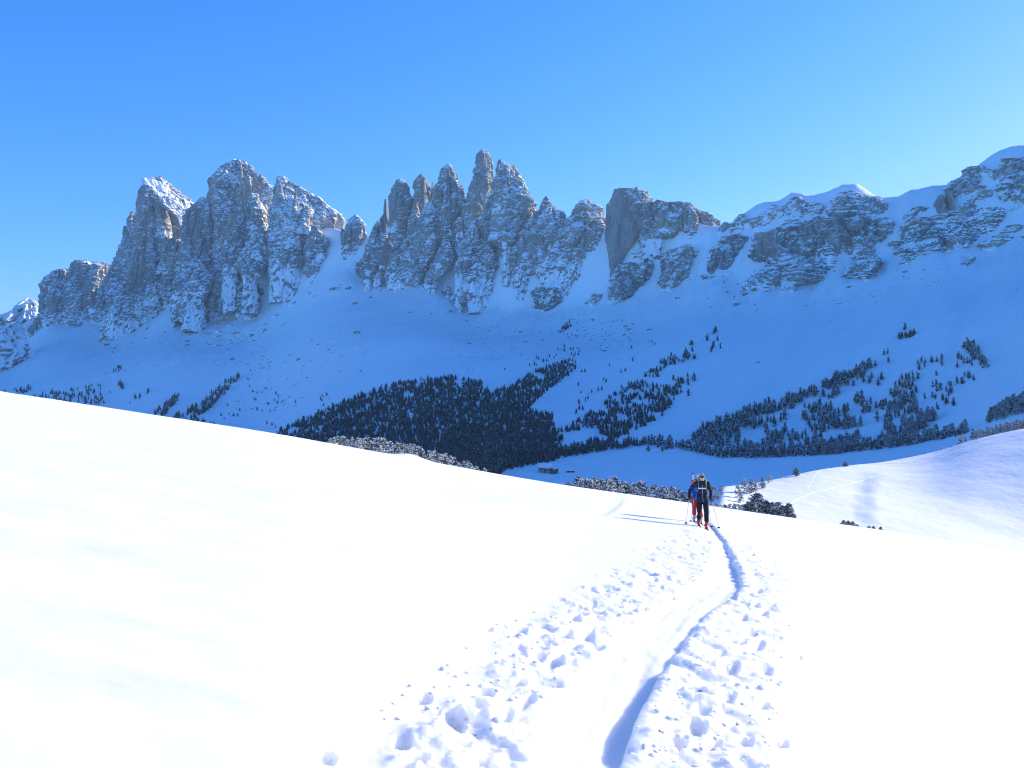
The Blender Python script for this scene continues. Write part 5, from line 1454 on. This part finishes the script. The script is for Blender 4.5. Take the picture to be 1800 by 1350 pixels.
def ski(name, tip_dir, at_pt, mat, label, yaw, length=1.72):
    """a touring ski with waist, upturned tip and binding"""
    root = tag(empty(name, at_pt, yaw), label, "ski", "skis of the two tourers")
    t = np.linspace(-0.5, 0.5, 26); V = []
    for a in t:
        y = -a * length
        w = 0.044 + 0.016 * (abs(a) * 2) ** 2
        if a > .43: w *= max(0.25, 1 - ((a - .43) / .07) ** 2 * .8)
        z = 0.10 * max(0, (a - .40) / .10) ** 1.7 + 0.02 * max(0, (-a - .45) / .05)
        V += [(-w, y, z), (w, y, z), (w, y, z + .016), (-w, y, z + .016)]
    q = grid_quads(26, 4, wrap=True); e = 25 * 4
    q = np.vstack([q, [(3, 2, 1, 0), (e, e + 1, e + 2, e + 3)]])
    link_mesh("body", np_mesh("body", np.array(V), q), [mat], root)
    b = MB().box((0, -.14, .030), (.07, .08, .03)).box((0, .17, .032), (.07, .09, .034))
    b.build("binding", M_DARK, root)
    return root

def pole(hand, tip, label):
    h, t = Vector(hand), Vector(tip)
    root = tag(empty("ski_pole", t), label, "ski pole", "ski poles")
    d = h - t
    top = d * 1.06
    MB().tube([(0, 0, 0), tuple(d * .5), tuple(d * .93)], [.0055, .008, .009], 8).build("shaft", M_ALU, root)
    MB().tube([tuple(d * .90), tuple(d * .97), tuple(top)], [.014, .016, .019], 8).build("grip", M_DARK, root)
    bk = d.normalized() * 0.07
    MB().tube([tuple(bk * .9), tuple(bk), tuple(bk * 1.2)], [.045, .048, .012], 12).build("basket", M_DARK, root)
    return root

YAW = math.radians(-9)
def skier(u, y, J, mats, label, yaw=YAW):
    x, z = ground_at_px(u, y)
    root = empty("person", (x, y, z), yaw)
    bpy.context.view_layer.update()
    tag(root, label, "person", "ski tourers on the trail")
    return root

# ---- front tourer
x1, z1 = ground_at_px(1234, 30.0)
P1 = tag(empty("person", (x1, 30.0, z1), YAW), "person in navy jacket, black trousers and red boots skiing towards the viewer", "person", "ski tourers on the trail")
bpy.context.view_layer.update()
def gz(root, lx, ly):
    w = root.matrix_world @ Vector((lx, ly, 0))
    return (fg_ground(w.x, w.y) - root.location.z)
fr_, fl_ = gz(P1, -.10, .10), gz(P1, .14, -.22)
J1 = dict(pelvis=(0.02, 0.02, .98), chest=(0.0, -.04, 1.34), neck=(-.005, -.06, 1.53), head=(-.01, -.10, 1.70),
          sh_r=(-.21, -.05, 1.475), el_r=(-.40, -.02, 1.25), wr_r=(-.43, -.17, 1.06), hand_r=(-.05, -.8, -.45),
          sh_l=(.20, -.05, 1.475), el_l=(.30, -.01, 1.22), wr_l=(.29, -.20, 1.06), hand_l=(.05, -.8, -.5),
          hip_r=(-.085, .02, .93), kn_r=(-.095, -.02, .53 + fr_ * .5), an_r=(-.10, .12, .20 + fr_),
          hip_l=(.115, .02, .93), kn_l=(.135, -.16, .54 + fl_ * .5), an_l=(.14, -.18, .20 + fl_))
m1 = person_mesh("body", J1, {'jacket': M_NAVY, 'trousers': M_BLACKT, 'skin': M_SKIN, 'glove': M_GLOVE, 'boot': M_BOOT_R})
link_mesh("body", m1, [], P1)
def hat(root, H, m_low, m_top, parent_name="hat"):
    mb = MB(); ell(mb, [(H[2] + .020, H[0], H[1] + .006, .083, .102), (H[2] + .03, H[0], H[1] + .006, .087, .107), (H[2] + .075, H[0], H[1] + .008, .087, .107)], 20)
    o = mb.build(parent_name, m_low, root, True)
    mb = MB(); ell(mb, [(H[2] + .072, H[0], H[1] + .008, .086, .106), (H[2] + .105, H[0], H[1] + .012, .075, .094), (H[2] + .130, H[0], H[1] + .014, .048, .064), (H[2] + .140, H[0], H[1] + .016, .015, .02)], 20)
    mb.build("crown", m_top, o, True)
    return o
def sunglasses(root, H):
    mb = MB()
    for sx in (-1, 1):
        mb.box((H[0] + sx * .032, H[1] - .094, H[2] + .008), (.056, .014, .036), sx * .25)
    mb.box((H[0], H[1] - .098, H[2] + .014), (.02, .010, .010))
    for sx in (-1, 1): mb.box((H[0] + sx * .079, H[1] - .045, H[2] + .012), (.006, .10, .010))
    return mb.build("sunglasses", M_DARK, root)
H1 = np.array(J1['head'])
hat(P1, H1, M_GREYH, mat_plain("pale_grey_hat", (0.42, 0.41, 0.38), 0.9, 0.1, 0.2, 30))
sunglasses(P1, H1)
MB().box((H1[0], H1[1] - .082, H1[2] - .072), (.045, .008, .010)).build("mouth", mat_plain("lips", (0.40, 0.16, 0.13), .6, .2), P1)
def chest_front(J, z):
    pv, nk = np.array(J['pelvis']), np.array(J['neck'])
    f = (z - pv[2]) / (nk[2] - pv[2])
    c = pv + (nk - pv) * f
    ry = np.interp(f, [0, .14, .3, .5, .72, .88, 1.0], [.105, .12, .124, .12, .128, .12, .09])
    return c[0], c[1] + 0.025 * math.sin(f * math.pi) - ry
cx_, fy_ = chest_front(J1, 1.30)
# jacket skirt: a looser shell round the hips
mb = MB(); ell(mb, [(.86, .02, .02, .188, .140), (.90, .02, .02, .192, .145), (1.02, .015, .02, .190, .142), (1.12, .01, .01, .175, .125)], 22)
mb.build("jacket_hem", M_NAVY, P1, True)
mb = MB()
for k in range(9):
    xx = -.125 + k * .031
    mb.box((cx_ + xx, fy_ - .010 + 0.75 * xx * xx, 1.335), (.034, .018, .040), -1.2 * xx * -1)
mb.build("chest_stripe", M_WHITE, P1)
mb = MB()
for k in range(8):
    xx = -.11 + k * .031
    mb.box((cx_ + xx, fy_ - .010 + 0.75 * xx * xx, 1.372), (.034, .014, .012), 1.2 * xx)
mb.build("chest_line", M_BOOT_R, P1)
zp = [(chest_front(J1, z)[0], chest_front(J1, z)[1] - .006, z) for z in (1.44, 1.40)] + [(chest_front(J1, z)[0] + .003, chest_front(J1, z)[1] - .010, z) for z in (1.30, 1.15)] + [(.02, -.135, 1.0), (.03, -.132, .88)]
MB().tube(zp, [.007] * 6, 6).build("zip", M_ALU, P1)
for sx in (-1, 1):
    pts = [(sx * .115, .06, 1.575), (sx * .118, -.05, 1.590), (sx * .122, chest_front(J1, 1.50)[1] - .012, 1.50), (sx * .130, chest_front(J1, 1.40)[1] + .008, 1.40), (sx * .140, chest_front(J1, 1.3)[1] + .022, 1.30), (sx * .165, -.03, 1.20)]
    MB().tube(pts, [.022, .024, .024, .022, .018, .012], 8).build("pack_strap", M_LIME, P1, True)
# his rucksack
bp = tag(empty("backpack", tuple(P1.matrix_world @ Vector((0, .20, 1.10))), YAW), "grey rucksack with yellow-green trim on the front tourer's back", "backpack")
mb = MB(); ell(mb, [(0, 0, .02, .12, .07), (.03, 0, .03, .15, .10), (.25, 0, .03, .155, .11), (.42, 0, .02, .145, .09), (.50, 0, .01, .10, .06)], 16)
mb.build("sack", M_PACK, bp, True)
mb = MB(); ell(mb, [(.46, 0, .01, .14, .09), (.50, 0, .01, .145, .095), (.55, 0, .01, .09, .06)], 16); mb.build("lid", M_LIME, bp, True)

# ---- second tourer close behind, mostly hidden
Y2 = 32.6
x2, z2 = ground_at_px(1222, Y2)
P2 = tag(empty("person", (x2, Y2, z2), YAW), "person in blue jacket and red trousers half hidden behind the front skier", "person", "ski tourers on the trail")
bpy.context.view_layer.update()
fr2, fl2 = gz(P2, -.03, -.05), gz(P2, .24, .16)
J2 = dict(pelvis=(0.06, 0.02, .95), chest=(0.09, -.05, 1.30), neck=(.115, -.08, 1.48), head=(.135, -.12, 1.65),
          sh_r=(-.08, -.06, 1.43), el_r=(-.17, -.02, 1.18), wr_r=(-.05, -.24, 1.02), hand_r=(-.05, -.8, -.45),
          sh_l=(.29, -.06, 1.43), el_l=(.38, -.01, 1.18), wr_l=(.42, -.20, 1.02), hand_l=(.05, -.8, -.5),
          hip_r=(-.035, .02, .90), kn_r=(-.045, -.06, .50 + fr2 * .5), an_r=(-.03, -.02, .20 + fr2),
          hip_l=(.15, .02, .90), kn_l=(.18, .02, .50 + fl2 * .5), an_l=(.22, .16, .20 + fl2))
m2 = person_mesh("body", J2, {'jacket': M_BLUE, 'trousers': M_REDT, 'skin': M_SKIN, 'glove': M_GLOVE, 'boot': M_BOOT_G})
link_mesh("body", m2, [], P2)
hat(P2, np.array(J2['head']), M_WHITE, M_WHITE)
sunglasses(P2, np.array(J2['head']))
mb = MB(); ell(mb, [(.83, .06, .02, .180, .138), (.88, .06, .02, .186, .142), (1.0, .07, .01, .182, .138), (1.10, .075, .0, .172, .124)], 22)
mb.build("jacket_hem", M_BLUE, P2, True)
mb = MB(); mb.tube([(-.13, -.06, 1.42), (-.085, -.06, 1.49), (-.02, -.07, 1.535)], [.066, .076, .06], 10); mb.build("shoulder_panel", M_ORANGE, P2, True)
bp2 = tag(empty("backpack", tuple(P2.matrix_world @ Vector((.08, .19, 1.05))), YAW), "dark rucksack with a white black-tipped shaft standing out, on the rear tourer", "backpack")
mb = MB(); ell(mb, [(0, 0, .02, .12, .07), (.03, 0, .03, .15, .10), (.25, 0, .03, .155, .11), (.42, 0, .02, .145, .09), (.50, 0, .01, .10, .06)], 16)
mb.build("sack", M_PACK, bp2, True)
sft = MB().tube([(-.13, .03, .22), (-.150, .03, .50), (-.168, .03, .70)], [.028, .026, .026], 10).build("shovel_shaft", M_WHITE, bp2, True)
MB().tube([(-.166, .03, .69), (-.170, .03, .735)], [.042, .042], 10).build("end_cap", M_DARK, sft)

# ---- skis and poles
def ski_under(root, lx, ly, mat, label, dy=-.1):
    w = root.matrix_world @ Vector((lx, ly + dy, 0))
    ski("ski", None, (w.x, w.y, fg_ground(w.x, w.y) + .012), mat, label, YAW)
ski_under(P1, -.10, .10, M_SKI_R, "ski under the front tourer's back foot")
ski_under(P1, .14, -.22, M_SKI_R, "ski under the front tourer's leading foot")
ski_under(P2, -.03, -.05, M_SKI_G, "green ski under the rear tourer's visible foot")
ski_under(P2, .22, .16, M_SKI_G, "green ski of the rear tourer hidden behind the front one")
def hand_world(root, J, s):
    d = np.array(J['hand_' + s]); d = d / np.linalg.norm(d)
    return root.matrix_world @ Vector(tuple(np.array(J['wr_' + s]) + d * .085))
def tip_px(u, v, y):
    x = (u - CU) / F * y
    return Vector((x, y, fg_ground(x, y) - .03))
pole(hand_world(P1, J1, 'r'), tip_px(1205.5, 915, 30.4), "ski pole in the front tourer's hand at picture left")
pole(hand_world(P1, J1, 'l'), tip_px(1264, 921, 30.3), "slanting ski pole in the front tourer's hand at picture right")
pole(hand_world(P2, J2, 'l'), tip_px(1251, 919, 31.5), "ski pole of the rear tourer showing right of the front one")
pole(hand_world(P2, J2, 'r'), tip_px(1214, 914, 32.4), "ski pole of the rear tourer beside his red leg")
# ------------------------------------------------------------------ the mountain air
def haze_box():
    x0, x1, y0, y1, z0, z1 = -9000, 9000, -400, 11500, -330, 1150
    V = [(x, y, z) for x in (x0, x1) for y in (y0, y1) for z in (z0, z1)]
    Q = [(0, 1, 3, 2), (4, 6, 7, 5), (0, 4, 5, 1), (2, 3, 7, 6), (0, 2, 6, 4), (1, 5, 7, 3)]
    me = np_mesh("haze", np.array(V, float), np.array(Q))
    m = bpy.data.materials.new("haze_air"); m.use_nodes = True
    nt = m.node_tree; nt.nodes.clear()
    out = nt.nodes.new("ShaderNodeOutputMaterial")
    pv = nt.nodes.new("ShaderNodeVolumePrincipled")
    pv.inputs["Color"].default_value = (0.46, 0.73, 1.0, 1)
    pv.inputs["Density"].default_value = HAZE
    pv.inputs["Anisotropy"].default_value = 0.2
    nt.links.new(pv.outputs[0], out.inputs["Volume"])
    o = link_mesh("haze", me, [m])
    tag(o, "thin bluish mountain haze filling the valley air", "haze", kind="stuff")
HAZE = 5.2e-5
haze_box()
